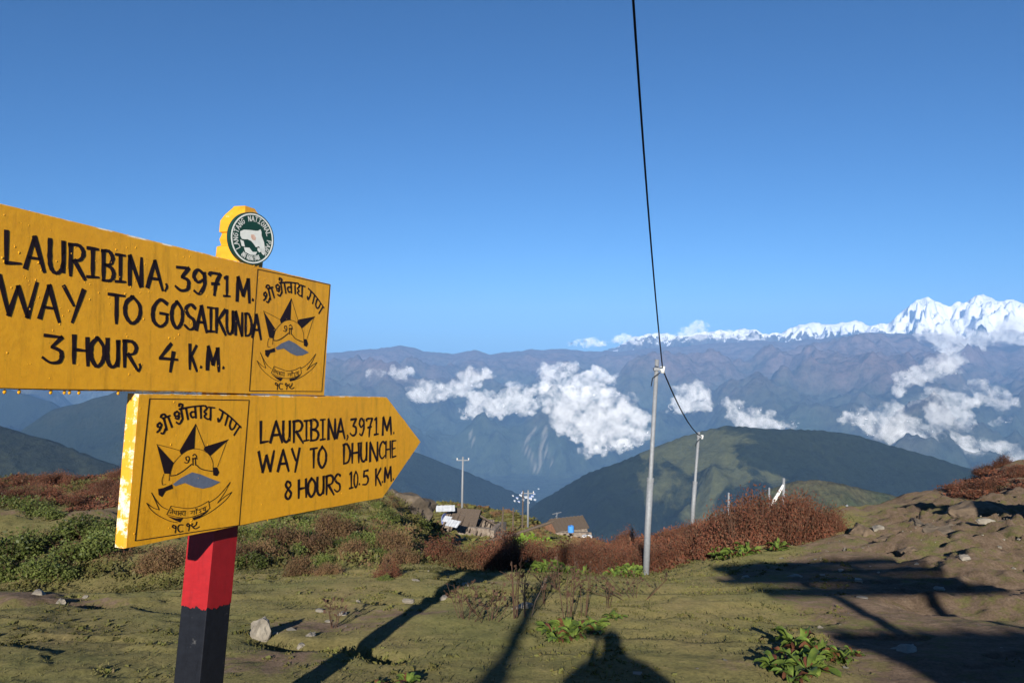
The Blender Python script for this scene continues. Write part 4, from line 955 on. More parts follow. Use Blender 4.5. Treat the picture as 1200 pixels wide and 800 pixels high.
mb = MB(); mb.box((-1.62, -.1, .7), (.1, .8, 1.4)); mb.build('door', M['timber'], t)
mb = MB(); mb.box((-1.64, .95, 1.1), (.1, .6, .6)); mb.build('window', M['cable'], t)
mb = MB(); mb.tube([(-.6, 0, 3.0), (-.6, 0, 4.0)], .05, 6); mb.tube([(-1.3, 0, 3.8), (.2, .2, 3.9)], .05, 6); mb.tube([(-1.0, -.4, 3.5), (-.2, .5, 3.6)], .05, 6); mb.build('aerial', M['steel'], t)
# water drum and white tank on the wall beside the hut
def drum(loc, r, h, mk, name, label, cat):
    mb = MB(); mb.tube([(0, 0, 0), (0, 0, .03), (0, 0, h * .3), (0, 0, h * .33), (0, 0, h * .36), (0, 0, h * .64), (0, 0, h * .67), (0, 0, h * .7), (0, 0, h - .03), (0, 0, h)], [r * .94, r, r, r * 1.06, r, r, r * 1.06, r, r, r * .9], 18)
    mb.tube([(r * .3, 0, h), (r * .3, 0, h + .08)], r * .22, 10); o = mb.build(name, M[mk], smooth=False); o.location = loc; tag(o, label, cat); return o
wl = on(672, 90); mb = MB(); mb.box((0, 0, .6), (4.2, .5, 1.7)); r_ = random.Random(4)
for q in range(70): mb.box((r_.uniform(-2, 2), -.25, r_.uniform(.1, 1.4)), (r_.uniform(.25, .45), .14, r_.uniform(.15, .25)))
o = mb.build('stone_wall', M['stonewall']); o.location = wl; tag(o, 'low dry stone wall running right from the small brown hut', 'wall')
drum(wl + Vector((-.3, 0, 1.46)), .36, .75, 'bluedrum', 'water_drum', 'bright blue water drum standing on the low stone wall', 'drum')
drum(wl + Vector((1.5, -.9, -.2)), .6, 1.5, 'white', 'water_tank', 'white water tank at the right end of the low stone wall', 'tank')

# far village
GVH = 'white houses of the far village'
def house(p, s, rz, label, roofm):
    t = empty('village_house', p, rz); tag(t, label, 'house', GVH)
    mb = MB(); mb.box((0, 0, s * .35), (s * 1.3, s, s * .9)); mb.build('wall', M['white'], t)
    mb = MB(); a, b, h = s * .72, s * .58, s * .8
    mb.poly([(-a, -b, h), (a, -b, h), (a, b, h), (-a, b, h), (-a, 0, h + s * .35), (a, 0, h + s * .35)], [(0, 1, 5, 4), (2, 3, 4, 5), (0, 4, 3), (1, 2, 5), (0, 3, 2, 1)]); mb.build('roof', M[roofm], t)
    for k in (-.35, 0, .35):
        mb = MB(); mb.box((k * s, -s * .5, s * .4), (s * .16, s * .04, s * .2)); mb.build('window', M['cable'], t)
r_ = random.Random(21); BV = bvh_of('mountain_range'); BF = bvh_of('forested_ridge')
k = 0
for (px, py, s) in [(606, 584, 22), (610, 581, 26), (613, 586, 22), (616, 583, 28), (621, 585, 34), (624, 582, 24), (627, 586, 22), (608, 588, 20), (603, 587, 18), (619, 589, 22), (626, 579, 18), (612, 578, 18), (631, 573, 14), (601, 581, 16)]:
    d = ray(px, py).normalized(); h_ = [b.ray_cast(E0, d)[0] for b in (BV, BF)]; h_ = [q for q in h_ if q]
    if not h_: h_ = [E0 + d * 8000]
    p = min(h_, key=lambda q: q.y); sc_ = p.y / 9000
    house(p - Vector((0, 0, 2)), s * sc_ * .85, r_.uniform(-.6, .6), 'tiny white house in the cluster on the valley side beyond the stone huts', r_.choice(['whitetin', 'whitetin', 'bluetarp'])); k += 1

v_ = sorted([o for o in bpy.data.objects if o.get('group') == GVH], key=lambda o: o.location.x / o.location.y)
OW = 'leftmost,second,third,fourth,fifth,sixth,seventh,eighth,ninth,tenth,eleventh,twelfth,thirteenth,rightmost'.split(',')
for i, o in enumerate(v_): o['label'] = OW[i] + (' from the left' if 0 < i < 13 else '') + ' of the tiny white village houses across the valley'

# ------------------------------------------------------------------ plants, rocks, turf
ORD = 'leftmost,second,third,fourth,fifth,sixth,seventh,eighth,ninth,tenth,eleventh,twelfth,thirteenth,fourteenth,fifteenth,sixteenth,seventeenth,eighteenth,nineteenth,twentieth,twenty-first,twenty-second,twenty-third,twenty-fourth'.split(',')
def number_group(group, text):
    L_ = [o for o in bpy.data.objects if o.parent is None and o.get('group') == group]; L_.sort(key=lambda o: o.location.x / o.location.y)
    for i, o in enumerate(L_): o['label'] = (ORD[i] if i == 0 else ('rightmost' if i == len(L_) - 1 else ORD[i] + ' from the left')) + ' of the ' + text
def leaf_cloud(n, size, rx, rz_, r_, up=.35, clump=9, cw=.35, aspect=2.2, base=0.0):
    """n leaf quads in a lumpy dome; returns V (4n,3)"""
    cc = r_.normal(0, 1, (clump, 3)); cc /= np.linalg.norm(cc, axis=1)[:, None]; cc[:, 2] = np.abs(cc[:, 2])
    rad = r_.uniform(.45, .85, clump)[:, None]; cc *= rad
    k = r_.integers(0, clump, n); p = cc[k] + r_.normal(0, 1, (n, 3)) * cw * .55
    p = p * np.array([rx, rx, rz_]); p[:, 2] = np.abs(p[:, 2]) + base
    d = r_.normal(0, 1, (n, 3)); d[:, 2] = d[:, 2] + up * 2; d /= np.linalg.norm(d, axis=1)[:, None]
    a = np.cross(d, r_.normal(0, 1, (n, 3))); a /= np.linalg.norm(a, axis=1)[:, None] + 1e-9
    s = size * r_.uniform(.6, 1.35, (n, 1)); L = d * s * aspect / 2; Wd = a * s / 2
    return np.stack([p - L, p + Wd, p + L, p - Wd], 1).reshape(-1, 3)
def quads(nv): return np.arange(nv, dtype=np.int32).reshape(-1, 4)
def twigs(n, rx, rz_, r_, w=.006):
    a = r_.uniform(0, 2 * np.pi, n); q = r_.uniform(.2, 1, n); b = np.stack([np.cos(a) * rx * .15, np.sin(a) * rx * .15, a * 0], 1)
    t = np.stack([np.cos(a) * rx * q, np.sin(a) * rx * q, rz_ * r_.uniform(.7, 1.15, n)], 1); s = np.stack([-np.sin(a), np.cos(a), a * 0], 1) * w
    return np.stack([b - s, b + s, t + s * .3, t - s * .3], 1).reshape(-1, 3)
def shrub_mesh(name, kind, seed, n, size, rx, rz_, up=.35, clump=9, cw=.35, tw=30, aspect=2.2):
    r_ = np.random.default_rng(seed); Lf = leaf_cloud(n, size, rx, rz_, r_, up, clump, cw, aspect); me = npmesh(name, Lf, quads(len(Lf))); me.materials.append(M[kind])
    tv = twigs(tw, rx, rz_, r_, .007); tm = npmesh(name + '_twigs', tv, quads(len(tv))); tm.materials.append(M['twig']); return me, tm
def place_shrub(name, meshes, p, s, rz, label, cat, group, sz=None):
    t = empty(name, p, rz); t.scale = (s, s, sz or s); tag(t, label, cat, group)
    for nm, me in zip(('leaves', 'twigs'), meshes): o = bpy.data.objects.new(nm, me); COL.objects.link(o); o.parent = t
    return t
heathM = [shrub_mesh('heath', 'heath', 50 + i, 7000, .019, .55, .75, .5, 12, .36, 70, 2.6) for i in range(3)]
brownM = [shrub_mesh('brown_heath', 'brownheath', 60 + i, 5000, .019, .5, .45, .5, 11, .36, 60, 2.6) for i in range(2)]
greenM = [shrub_mesh('leafy_bush', 'green', 70 + i, 2000, .04, .5, .42, .2, 10, .36, 25, 1.6) for i in range(3)]
brightM = [shrub_mesh('bright_bush', 'bright', 80, 900, .09, .6, .5, .3, 9, .36, 20, 1.6)]
r_ = random.Random(31)
# the tall red thicket right of the second pole
lab = 'rust-red heath shrub in the tall thicket right of the second pole'
for (px, Yd, s) in [(843, 14.3, 1.05), (858, 13.6, 1.15), (875, 13.9, 1.2), (862, 15.0, 1.25), (893, 14.2, 1.1), (905, 14.8, 1.2), (922, 14.4, 1.1), (940, 14.8, 1.15), (955, 15.2, 1.0), (968, 15.6, .85), (850, 15.6, 1.2), (885, 15.8, 1.35), (915, 16, 1.35), (937, 16.2, 1.2), (838, 15.0, .9), (978, 15.2, .55)]:
    place_shrub('heath_shrub', r_.choice(heathM), on(px, Yd, -.08), s * .92, r_.uniform(0, 6), lab, 'shrub', 'rust-red shrubs of the tall thicket')
lab = 'red-brown heath shrub in the low bank behind the tall pole'
for i in range(46):
    px = r_.uniform(640, 835); Yd = r_.uniform(13.8, 23) if px > 715 else r_.uniform(13.8, 17)
    place_shrub('heath_shrub', r_.choice(heathM), on(px, Yd, -.1), r_.uniform(.6, .95), r_.uniform(0, 6), lab, 'shrub', 'red-brown shrubs in the low bank', sz=r_.uniform(.5, .8))
lab = 'brown heath shrub in the clump below the ruined hut'
for i in range(22):
    px = r_.uniform(508, 645); Yd = r_.uniform(13.2, 15.2)
    place_shrub('heath_shrub', r_.choice(brownM + heathM[:1]), on(px, Yd, -.08), r_.uniform(.6, .9), r_.uniform(0, 6), lab, 'shrub', 'brown shrubs below the ruined hut', sz=r_.uniform(.6, .85))
lab = 'dull red heath shrub along the crest behind the arrow board end'
for i in range(34):
    px = r_.uniform(-60, 150); Yd = r_.uniform(18, 27)
    place_shrub('heath_shrub', r_.choice(heathM), on(px, Yd, -.1), r_.uniform(.7, 1.0), r_.uniform(0, 6), 'dull red heath shrub on the left crest below the wooded ridge', 'shrub', 'dull red shrubs on the left crest', sz=r_.uniform(.4, .65))
lab = 'dark red heath shrub on the skyline of the right-hand bank'
for i in range(22):
    px = r_.uniform(1120, 1330); Yd = r_.uniform(21, 30)
    place_shrub('heath_shrub', r_.choice(heathM), on(px, Yd, -.1), r_.uniform(.6, 1.0), r_.uniform(0, 6), lab, 'shrub', 'dark red shrubs on the right bank', sz=r_.uniform(.4, .7))
lab = 'green leafy bush on the dark bank left of the signpost'
for (px, py, s) in [(12, 650, 1.1), (30, 640, 1.0), (48, 668, .9), (8, 672, .9), (82, 650, .9), (100, 628, 1.0), (118, 640, .85), (92, 618, .8), (68, 672, .7), (130, 622, .8), (25, 590, .6), (45, 595, .6), (5, 588, .6), (58, 600, .5)]:
    p = hit_near(px, py + 6); place_shrub('leafy_bush', r_.choice(greenM), p, s * p.y / 11 * .8, r_.uniform(0, 6), lab, 'bush', 'green bushes left of the signpost', sz=s * p.y / 11 * .7)
lab = 'green leafy bush on the slope under the arrow board'
for (px, py, s) in [(300, 640, .9), (318, 622, .9), (340, 650, .8), (352, 630, .9), (372, 615, .8), (290, 660, .8), (335, 610, .8), (395, 640, .7), (405, 610, .7), (425, 632, .8), (440, 650, .6), (505, 630, .7), (515, 622, .6), (490, 615, .6), (455, 605, .6), (380, 655, .6)]:
    p = hit_near(px, py + 5); place_shrub('leafy_bush', r_.choice(greenM), p, s * p.y / 12 * .75, r_.uniform(0, 6), lab, 'bush', 'green bushes under the arrow board', sz=s * p.y / 12 * .6)
lab = 'dark brown bush on the slope under the arrow board'
for (px, py, s) in [(310, 655, .9), (328, 635, .9), (362, 645, 1.0), (388, 625, .9), (415, 652, .8), (350, 668, .7), (275, 655, .9), (460, 640, .8), (470, 655, .7), (200, 660, .9), (180, 665, .8), (385, 668, .5)]:
    p = hit_near(px, py + 5); place_shrub('heath_shrub', r_.choice(brownM), p, s * p.y / 12 * .8, r_.uniform(0, 6), lab, 'shrub', 'dark brown bushes under the arrow board', sz=s * p.y / 12 * .8)
for (px, Yd, s, lab) in [(571, 76, 3.4, 'bright green bush on the crest behind the ruined hut'), (619, 62, 3.4, 'bright yellow-green bush between the two stone huts'), (509, 44, 2.0, 'bright green patch of bush left of the ruined hut')]:
    place_shrub('leafy_bush', brightM[0], on(px, Yd, -.1), s, 0, lab, 'bush', 'bright green bushes near the huts', sz=s * .55)
for (px, Yd, lab) in [(455, 9.2, 'small dark red shrub alone on the turf below the arrow board')]:
    place_shrub('heath_shrub', heathM[1], on(px, Yd, -.04), .30, 1, lab, 'shrub', None, sz=.34)
place_shrub('leafy_bush', greenM[0], on(451, 8.9, -.02), .2, 1, 'tiny green plant at the foot of the small dark red shrub', 'plant', None, sz=.2)

for i in range(26):
    px = r_.uniform(285, 520); Yd = r_.uniform(13.5, 30)
    place_shrub('leafy_bush', r_.choice(greenM), on(px, Yd, -.06), r_.uniform(.5, .9), r_.uniform(0, 6), 'low yellow-green bush on the open slope behind the arrow board', 'bush', 'low green bushes on the open slope', sz=r_.uniform(.25, .5))
# low green plants along the foot of the heath
def rosette_mesh(name, mats, seed, n=16, L=.16, w=.06, rise=.6, autumn=.25):
    r_ = random.Random(seed); mb = MB()
    for i in range(n):
        a = r_.uniform(0, 6.28); tilt = r_.uniform(.15, rise); l = L * r_.uniform(.6, 1.2); ww = w * r_.uniform(.7, 1.2); mb.m = 1 if r_.random() < autumn else 0
        d = Vector((math.cos(a), math.sin(a), 0)); s = Vector((-d.y, d.x, 0)); pts = []; b0 = d * r_.uniform(0, .04)
        for k in range(6):
            t = k / 5; z = l * (tilt * t * 1.5 - tilt * 1.1 * t * t) + .01; c = b0 + d * (l * t) + Vector((0, 0, z)); wk = ww * (.12 + math.sin(math.pi * min(1, t * .96 + .02)) ** .8)
            tw = r_.uniform(-.01, .01); pts += [c - s * wk / 2 + Vector((0, 0, wk * .22 + tw)), c, c + s * wk / 2 + Vector((0, 0, wk * .22 - tw))]
        f = [(3 * k + j, 3 * k + j + 1, 3 * k + j + 4, 3 * k + j + 3) for k in range(5) for j in range(2)]; mb.poly(pts, f)
    o = mb.build(name, mats, smooth=True); me = o.data; bpy.data.objects.remove(o); return me
def leafmat(name, c1, c2, vein):
    m, n, b, o = mat(name); g = N(n, 'ShaderNodeNewGeometry'); tc = N(n, 'ShaderNodeTexCoord'); no = noise_node(n, 18, 5, .6, tc.outputs['Object'])
    r = ramp(n, no.outputs[0], [(.3, c2), (.6, c1), (.8, vein)]); r2 = ramp(n, g.outputs['Random Per Island'], [(0, .6), (1, 1.25)])
    col = mix(n, 1.0, r.outputs[0], r2.outputs[0], 'MULTIPLY'); n.links.new(col, b.inputs['Base Color']); b.inputs['Roughness'].default_value = .6; b.inputs['Specular IOR Level'].default_value = .3
    t = N(n, 'ShaderNodeBsdfTranslucent'); n.links.new(col, t.inputs[0]); ms = N(n, 'ShaderNodeMixShader'); ms.inputs[0].default_value = .3
    n.links.new(b.outputs[0], ms.inputs[1]); n.links.new(t.outputs[0], ms.inputs[2]); n.links.new(ms.outputs[0], o.inputs[0]); return m
M['dock'] = leafmat('dock_leaf', (.19, .26, .045), (.08, .14, .025), (.32, .36, .09)); M['dockred'] = leafmat('red_dock_leaf', (.22, .09, .04), (.12, .04, .03), (.3, .16, .05))
rosM = [rosette_mesh('rosette', [M['dock'], M['dockred']], 5 + i, 20 + i, .125, .045, .8, .12) for i in range(3)]
def rosette(p, s, label, group=None, rz=0, k=0, sz=None):
    o = bpy.data.objects.new('dock_plant', rosM[k]); COL.objects.link(o); o.location = p; o.scale = (s, s, sz or s); o.rotation_euler = (0, 0, rz); return tag(o, label, 'plant', group)
G1 = 'broad-leaved plants in the bottom right corner'
lab = 'broad-leaved green dock plant half in shadow near the bottom right corner'
for (px, py, s, sz) in [(938, 766, .95, 1.5), (962, 772, .8, 1.2), (925, 775, .7, .9), (985, 776, .6, .8), (910, 784, .7, .7), (945, 786, .9, 1.0), (1000, 768, .35, .5), (930, 797, .6, .7)]:
    rosette(hit_near(px, py), s * 1.3, lab, G1, r_.uniform(0, 6), r_.randrange(3), sz * 1.3)
lab = 'low green and reddish plant on the turf left of the head shadow'
for (px, py, s) in [(648, 744, .7), (665, 742, .8), (680, 738, .7), (655, 752, .6), (696, 735, .6), (700, 742, .5), (640, 738, .5), (720, 725, .5), (672, 748, .6)]:
    rosette(hit_near(px, py), s * 1.35, lab, 'green plants beside the head shadow', r_.uniform(0, 6), r_.randrange(3), s * 1.5)
for (px, py, s) in [(478, 802, .6), (440, 806, .5)]:
    rosette(hit_near(px, py), s, 'bright broad leaf plant at the bottom edge between the two long shadows', 'broad leaves at the bottom edge', r_.uniform(0, 6), r_.randrange(3))
lab = 'yellow-green dock plant growing along the foot of the red heath bank'
for i in range(46):
    px = r_.choice([r_.uniform(618, 690), r_.uniform(722, 745), r_.uniform(835, 925)]); Yd = (13.0 if px < 800 else 12.7) + r_.uniform(-.4, .9)
    rosette(on(px, Yd), r_.uniform(1.1, 1.7), lab, 'yellow-green plants at the foot of the heath', r_.uniform(0, 6), r_.randrange(3), r_.uniform(1.6, 2.6))

# dry stalk plants
def stalk_plant(p, h, n_, spread, seed, label, group, matk='twig', thick=.0045, leafy=True):
    h *= 1.25; thick *= 1.2; spread *= 1.2
    r_ = random.Random(seed); t = empty('dry_stalk_plant', p); tag(t, label, 'plant', group)
    for i in range(n_):
        a = r_.uniform(0, 6.28); q = r_.uniform(0, spread); hh = h * r_.uniform(.6, 1.1); mb = MB(); x0, y0 = math.cos(a) * q * .3, math.sin(a) * q * .3
        x1, y1 = math.cos(a) * q, math.sin(a) * q; pts = [(x0, y0, -.02), ((x0 + x1) / 2 + r_.uniform(-.02, .02), (y0 + y1) / 2, hh * .5), (x1, y1, hh)]; mb.tube(pts, [thick, thick * .8, thick * .5], 5)
        for k in range(r_.randint(2, 4)):
            u = r_.uniform(.4, .95); b = Vector(pts[1]).lerp(Vector(pts[2]), (u - .5) * 2) if u > .5 else Vector(pts[0]).lerp(Vector(pts[1]), u * 2); e = b + Vector((r_.uniform(-.08, .08), r_.uniform(-.08, .08), r_.uniform(.03, .1))); mb.tube([b, e], [thick * .5, thick * .3], 4)
            if leafy:
                for z in range(3):
                    c = b.lerp(e, r_.uniform(.5, 1)); s = r_.uniform(.008, .02); v1 = Vector((r_.uniform(-1, 1), r_.uniform(-1, 1), r_.uniform(-1, 1))).normalized() * s; v2 = Vector((r_.uniform(-1, 1), r_.uniform(-1, 1), r_.uniform(-1, 1))).normalized() * s
                    mb.poly([c - v1, c + v2, c + v1, c - v2], [(0, 1, 2, 3)])
        mb.build('stalk', M[matk], t)
GS = 'dry stalks on the turf'
stalk_plant(hit_near(604, 724), .42, 4, .08, 1, 'tallest dark dry stalks rising by the end of the long thin shadow', GS, thick=.005)
stalk_plant(hit_near(616, 722), .36, 4, .14, 2, 'forked black dry stalks just right of the tallest stalks', GS, 'timber', thick=.0045)
stalk_plant(hit_near(638, 708), .25, 3, .06, 3, 'slim brown stalks above the tip of the long thin shadow', GS)
stalk_plant(hit_near(666, 732), .50, 5, .14, 4, 'thin reddish stalks standing in the green plants beside the head shadow', GS, thick=.0035)
stalk_plant(hit_near(684, 722), .42, 4, .12, 5, 'thin reddish stalks right of the green plants beside the head shadow', GS, thick=.003)
stalk_plant(hit_near(712, 712), .25, 3, .08, 6, 'single pale stalk on the turf left of the tall pole foot', GS, thick=.003)
stalk_plant(hit_near(545, 725), .22, 8, .3, 7, 'low dry weeds left of the tallest stalks', GS, thick=.003)
stalk_plant(hit_near(575, 727), .22, 8, .3, 8, 'low dark weeds directly left of the long thin shadow', GS, thick=.003)
stalk_plant(hit_near(390, 735), .2, 7, .12, 9, 'small reddish weed on the turf right of the pale rock', GS, thick=.003)
stalk_plant(hit_near(652, 690), .22, 14, .6, 10, 'brown dry weeds in front of the red heath bank', GS, thick=.003)
stalk_plant(hit_near(745, 700), .18, 12, .6, 11, 'brown dry weeds in front of the tall pole', GS, thick=.003)

# rocks
def rock(p, d, rz, seed, label, mk='rock', name='rock', cat='rock', group=None, sub=3, cuts=9):
    bm = bmesh.new(); bmesh.ops.create_icosphere(bm, subdivisions=sub, radius=1); r_ = random.Random(seed)
    pl = [(Vector((r_.gauss(0, 1), r_.gauss(0, 1), r_.gauss(0, .8))).normalized(), r_.uniform(.5, .85)) for _ in range(cuts)]
    co = np.array([v.co[:] for v in bm.verts]); nn = fbm(co[:, 0] * 1.7 + seed, co[:, 1] * 1.7 + co[:, 2] * 1.3, 4, seed)
    for v, q in zip(bm.verts, nn):
        for n_, k in pl:
            e = v.co.dot(n_) - k
            if e > 0: v.co -= n_ * e * .9
        v.co *= 1 + .20 * q
        v.co.x *= d[0] / 2; v.co.y *= d[1] / 2; v.co.z *= d[2] / 2
    me = bpy.data.meshes.new(name); bm.to_mesh(me); bm.free(); o = link(name, me, M[mk]); o.location = p; o.rotation_euler = (0, 0, rz); return tag(o, label, cat, group)
p = hit_near(306, 748); rock(p + Vector((0, 0, .06)), (.15, .14, .21), .5, 3, 'pale lichen-grey rock standing on the turf right of the post', cuts=7)
rock(hit_near(612, 712) + Vector((0, 0, .01)), (.2, .14, .08), .2, 4, 'small white stone behind the dry stalks', name='stone', group='small pale stones')
for (px, py, s, lb) in [(545, 686, .16, 'flat pale stone on the bare patch below the brown shrubs'), (487, 680, .12, 'small pale stone on the turf under the arrow tip'), (478, 704, .15, 'grey stone beside the bare trail strip'), (375, 716, .12, 'pale stone among the rubble right of the pale rock'), (385, 728, .1, 'small stone below the rubble right of the pale rock'), (44, 696, .25, 'pale stone on the bare lip at the left edge'), (1030, 620, .4, 'whitish stone at the foot of the right bank'), (1155, 612, .35, 'pale boulder on the rim of the right-hand path'), (932, 675, .2, 'brown stone in the shadow band below the red thicket'), (874, 645, .16, 'pale stone at the foot of the tall thicket'), (1062, 763, .22, 'flat grey stone at the edge of the dark shadow'), (1010, 700, .12, 'small dark stone on the path')]:
    p = hit_near(px, py); rock(p, (s, s * .7, s * .4), r_.uniform(0, 3), int(px), lb, name='stone', group='small pale stones', sub=2)
rock(on(478, 33, .1), (2.6, 2.0, 2.6), .4, 8, 'dark brown rock outcrop on the crest behind the arrow tip', 'darkrock', cuts=12)
for (px, Yd, d, lb) in [(1150, 12.2, (.7, .5, .4), 'jagged dark rock nearest the right edge of the photo'), (1118, 13.6, (.6, .4, .45), 'small dark rock behind the large dark rock on the bank'), (1075, 15.2, (1.1, .7, .6), 'dark jagged rock on the crest left of the red shrubs'), (1068, 11.2, (.6, .5, .3), 'dark eroded clod of earth beside the right-hand path'), (1102, 12.0, (.8, .6, .42), 'large dark rock set in the bank above the eroded clod'), (1092, 13.2, (.5, .5, .6), 'upright dark rock behind the large dark rock'), (1140, 16, (2.0, 1.2, .6), 'long dark earth block under the right skyline'), (1040, 14, (.8, .6, .35), 'brown earth block at the left end of the right bank'), (1008, 14.5, (.7, .5, .4), 'small brown block just right of the red thicket'), (1180, 13.5, (1.0, .7, .25), 'flat brown rock on the right edge of the path')]:
    rock(on(px, Yd, -.06), d, r_.uniform(0, 3), int(px * 3), lb, 'darkrock' if 'rock' in lb else 'earth', name='earth_block' if 'earth' in lb or 'block' in lb else 'rock', cat='rock', group='dark rocks and clods on the right bank', cuts=20, sub=4)

# ---- masses nobody could count
def scatter(count, region, seed, keep=None):
    r_ = np.random.default_rng(seed); out = []
    px0, px1, y0, y1 = region
    px = r_.uniform(px0, px1, count); y = np.sqrt(r_.uniform(y0 * y0, y1 * y1, count)); x = (px - 600) / F * y
    if keep is not None:
        k = keep(px, y, x); px, y, x = px[k], y[k], x[k]
    return px, x, y, ground_z(x, y)
def mass(name, variants, pos, sc_, szs, matk, label, seed):
    r_ = np.random.default_rng(seed); px, x, y, z = pos; Vs = []
    for i in range(len(x)):
        v = variants[r_.integers(0, len(variants))]; a = r_.uniform(0, 6.28); c, s = math.cos(a), math.sin(a); k = sc_[i]; q = v.copy()
        q[:, 0], q[:, 1] = (v[:, 0] * c - v[:, 1] * s) * k, (v[:, 0] * s + v[:, 1] * c) * k; q[:, 2] = v[:, 2] * k * szs[i]
        q += (x[i], y[i], z[i] - .02); Vs.append(q)
    V = np.concatenate(Vs); me = npmesh(name, V, quads(len(V))); o = link(name, me, M[matk]); return tag(o, label, kind='stuff')
rr = np.random.default_rng(99)
# turf blades and tufts, near
def bladeset(seed, n=11, h=.016, w=.0055, sp=.04):
    r_ = np.random.default_rng(seed); p = r_.normal(0, sp, (n, 2)); a = r_.uniform(0, 6.28, n); l = r_.normal(0, .5, (n, 2)) * h; hh = h * r_.uniform(.5, 1.3, n)
    s = np.stack([np.cos(a), np.sin(a), a * 0], 1) * w; b = np.stack([p[:, 0], p[:, 1], a * 0], 1); t = b + np.stack([l[:, 0], l[:, 1], hh], 1)
    return np.stack([b - s, b + s, t + s * .2, t - s * .2], 1).reshape(-1, 3)
bl = [bladeset(i) for i in range(6)]
def grassy(px, y, x): return dirt_w(x, y) + .35 * fbm(x * 1.3, y * 1.3, 3, 5) < .33 
ps = scatter(19000, (-40, 1240, 4.0, 11.5), 1, grassy); n_ = len(ps[0]); mass('turf_grass', bl, ps, rr.uniform(.6, 1.5, n_), rr.uniform(.6, 1.3, n_), 'grass', 'short olive turf grass on the near ground', 1)
big = [bladeset(20 + i, 12, .028, .011, .08) for i in range(4)]
ps = scatter(7000, (-60, 1260, 10, 20), 2, grassy); n_ = len(ps[0]); mass('turf_grass', big, ps, rr.uniform(.7, 1.6, n_), rr.uniform(.5, 1.2, n_), 'grass', 'short olive turf grass farther down the slope', 2)
# tiny ground leaves near
gl = []
for i in range(4):
    q = np.random.default_rng(300 + i); v = leaf_cloud(16, .017, .05, .012, q, .1, 4, .5, 1.5); gl.append(v)
def patchy(px, y, x): return fbm(x * .9 + 9, y * .9, 3, 15) > .12
ps = scatter(15000, (-40, 1000, 4.0, 12), 3, patchy); n_ = len(ps[0]); mass('ground_leaves', gl, ps, rr.uniform(.6, 1.6, n_), rr.uniform(.5, 1.5, n_), 'olive', 'small dark ground-hugging leaves scattered through the turf', 3)
# heath carpet
def hv(seed, n, size, h): 
    q = np.random.default_rng(seed); return leaf_cloud(n, size, .45, h, q, .5, 8, .4, 2.4)
carp = [hv(400 + i, 170, .045, .3) for i in range(4)]
ps = scatter(560, (640, 850, 14, 25), 4, lambda px, y, x: (px > 715) | (y < 17)); n_ = len(ps[0]); mass('heath_carpet', carp, ps, rr.uniform(.8, 1.3, n_), rr.uniform(.5, .9, n_), 'heath', 'continuous red-brown heath covering the bank behind the tall pole', 4)
ps = scatter(280, (-120, 200, 17, 28), 5); n_ = len(ps[0]); mass('heath_carpet', carp, ps, rr.uniform(.8, 1.3, n_), rr.uniform(.3, .6, n_), 'heath', 'dull red heath covering the left crest', 5)
ps = scatter(200, (1110, 1400, 20, 32), 6); n_ = len(ps[0]); mass('heath_carpet', carp, ps, rr.uniform(.8, 1.3, n_), rr.uniform(.3, .6, n_), 'heath', 'dark red heath covering the right-hand skyline bank', 6)
def slope_keep(px, y, x): return fbm(x * .35 + 2, y * .35, 3, 25) > -.12
ps = scatter(1300, (-100, 520, 10.5, 34), 7, slope_keep); ps = tuple(a[(ps[2] < 13.2) | (ps[0] > 250) | (ps[2] > 17)] for a in ps); n_ = len(ps[0]); mass('slope_scrub', [hv(500 + i, 190, .032, .22) for i in range(4)], ps, rr.uniform(.6, 1.2, n_), rr.uniform(.5, 1.1, n_), 'olive', 'olive and brown scrub covering the slope behind the signpost', 7)
ps = scatter(330, (-100, 520, 11, 33), 17, lambda px, y, x: (fbm(x * .35 + 2, y * .35, 3, 25) < .1) & ((y < 13) | (px > 250))); n_ = len(ps[0]); mass('slope_scrub', [hv(520 + i, 190, .03, .25) for i in range(4)], ps, rr.uniform(.6, 1.1, n_), rr.uniform(.5, 1.1, n_), 'brownheath', 'brown scrub between the olive patches behind the signpost', 17)
ps = scatter(850, (430, 720, 34, 105), 8); n_ = len(ps[0]); mass('slope_scrub', [hv(600 + i, 90, .16, .25) for i in range(4)], ps, rr.uniform(1.5, 3.0, n_), rr.uniform(.25, .5, n_), 'olive', 'olive scrub on the hillside around the stone huts', 8)
ps = scatter(170, (480, 700, 34, 100), 18); n_ = len(ps[0]); mass('slope_scrub', [hv(640 + i, 90, .16, .25) for i in range(4)], ps, rr.uniform(1.5, 2.6, n_), rr.uniform(.3, .6, n_), 'brownheath', 'brown scrub on the hillside around the stone huts', 18)
# pebbles and crumbs
pv = []
for i in range(5):
    q = np.random.default_rng(700 + i); c = np.array([(x, y, z) for x in (-1, 1) for y in (-1, 1) for z in (-.2, 1)], float) * q.uniform(.5, 1, (8, 3)) * .012
    f_ = [(0, 1, 3, 2), (4, 6, 7, 5), (0, 4, 5, 1), (2, 3, 7, 6), (1, 5, 7, 3)]; pv.append(np.concatenate([c[list(a)] for a in f_]))
ps = scatter(5200, (-40, 1240, 4.0, 15), 9, lambda px, y, x: dirt_w(x, y) + .25 * fbm(x * 2, y * 2, 3, 8) > .34); n_ = len(ps[0])
s_ = rr.lognormal(0, .5, n_) * .8; mass('pebbles', pv, ps, s_, np.ones(n_), 'pebble', 'small pebbles and crumbs of soil on the bare patches', 9)
ps = scatter(900, (-40, 1240, 4.0, 15), 10); n_ = len(ps[0]); mass('pebbles', pv, ps, rr.lognormal(0, .4, n_) * .8, np.ones(n_), 'pebble', 'scattered pebbles in the turf', 10)

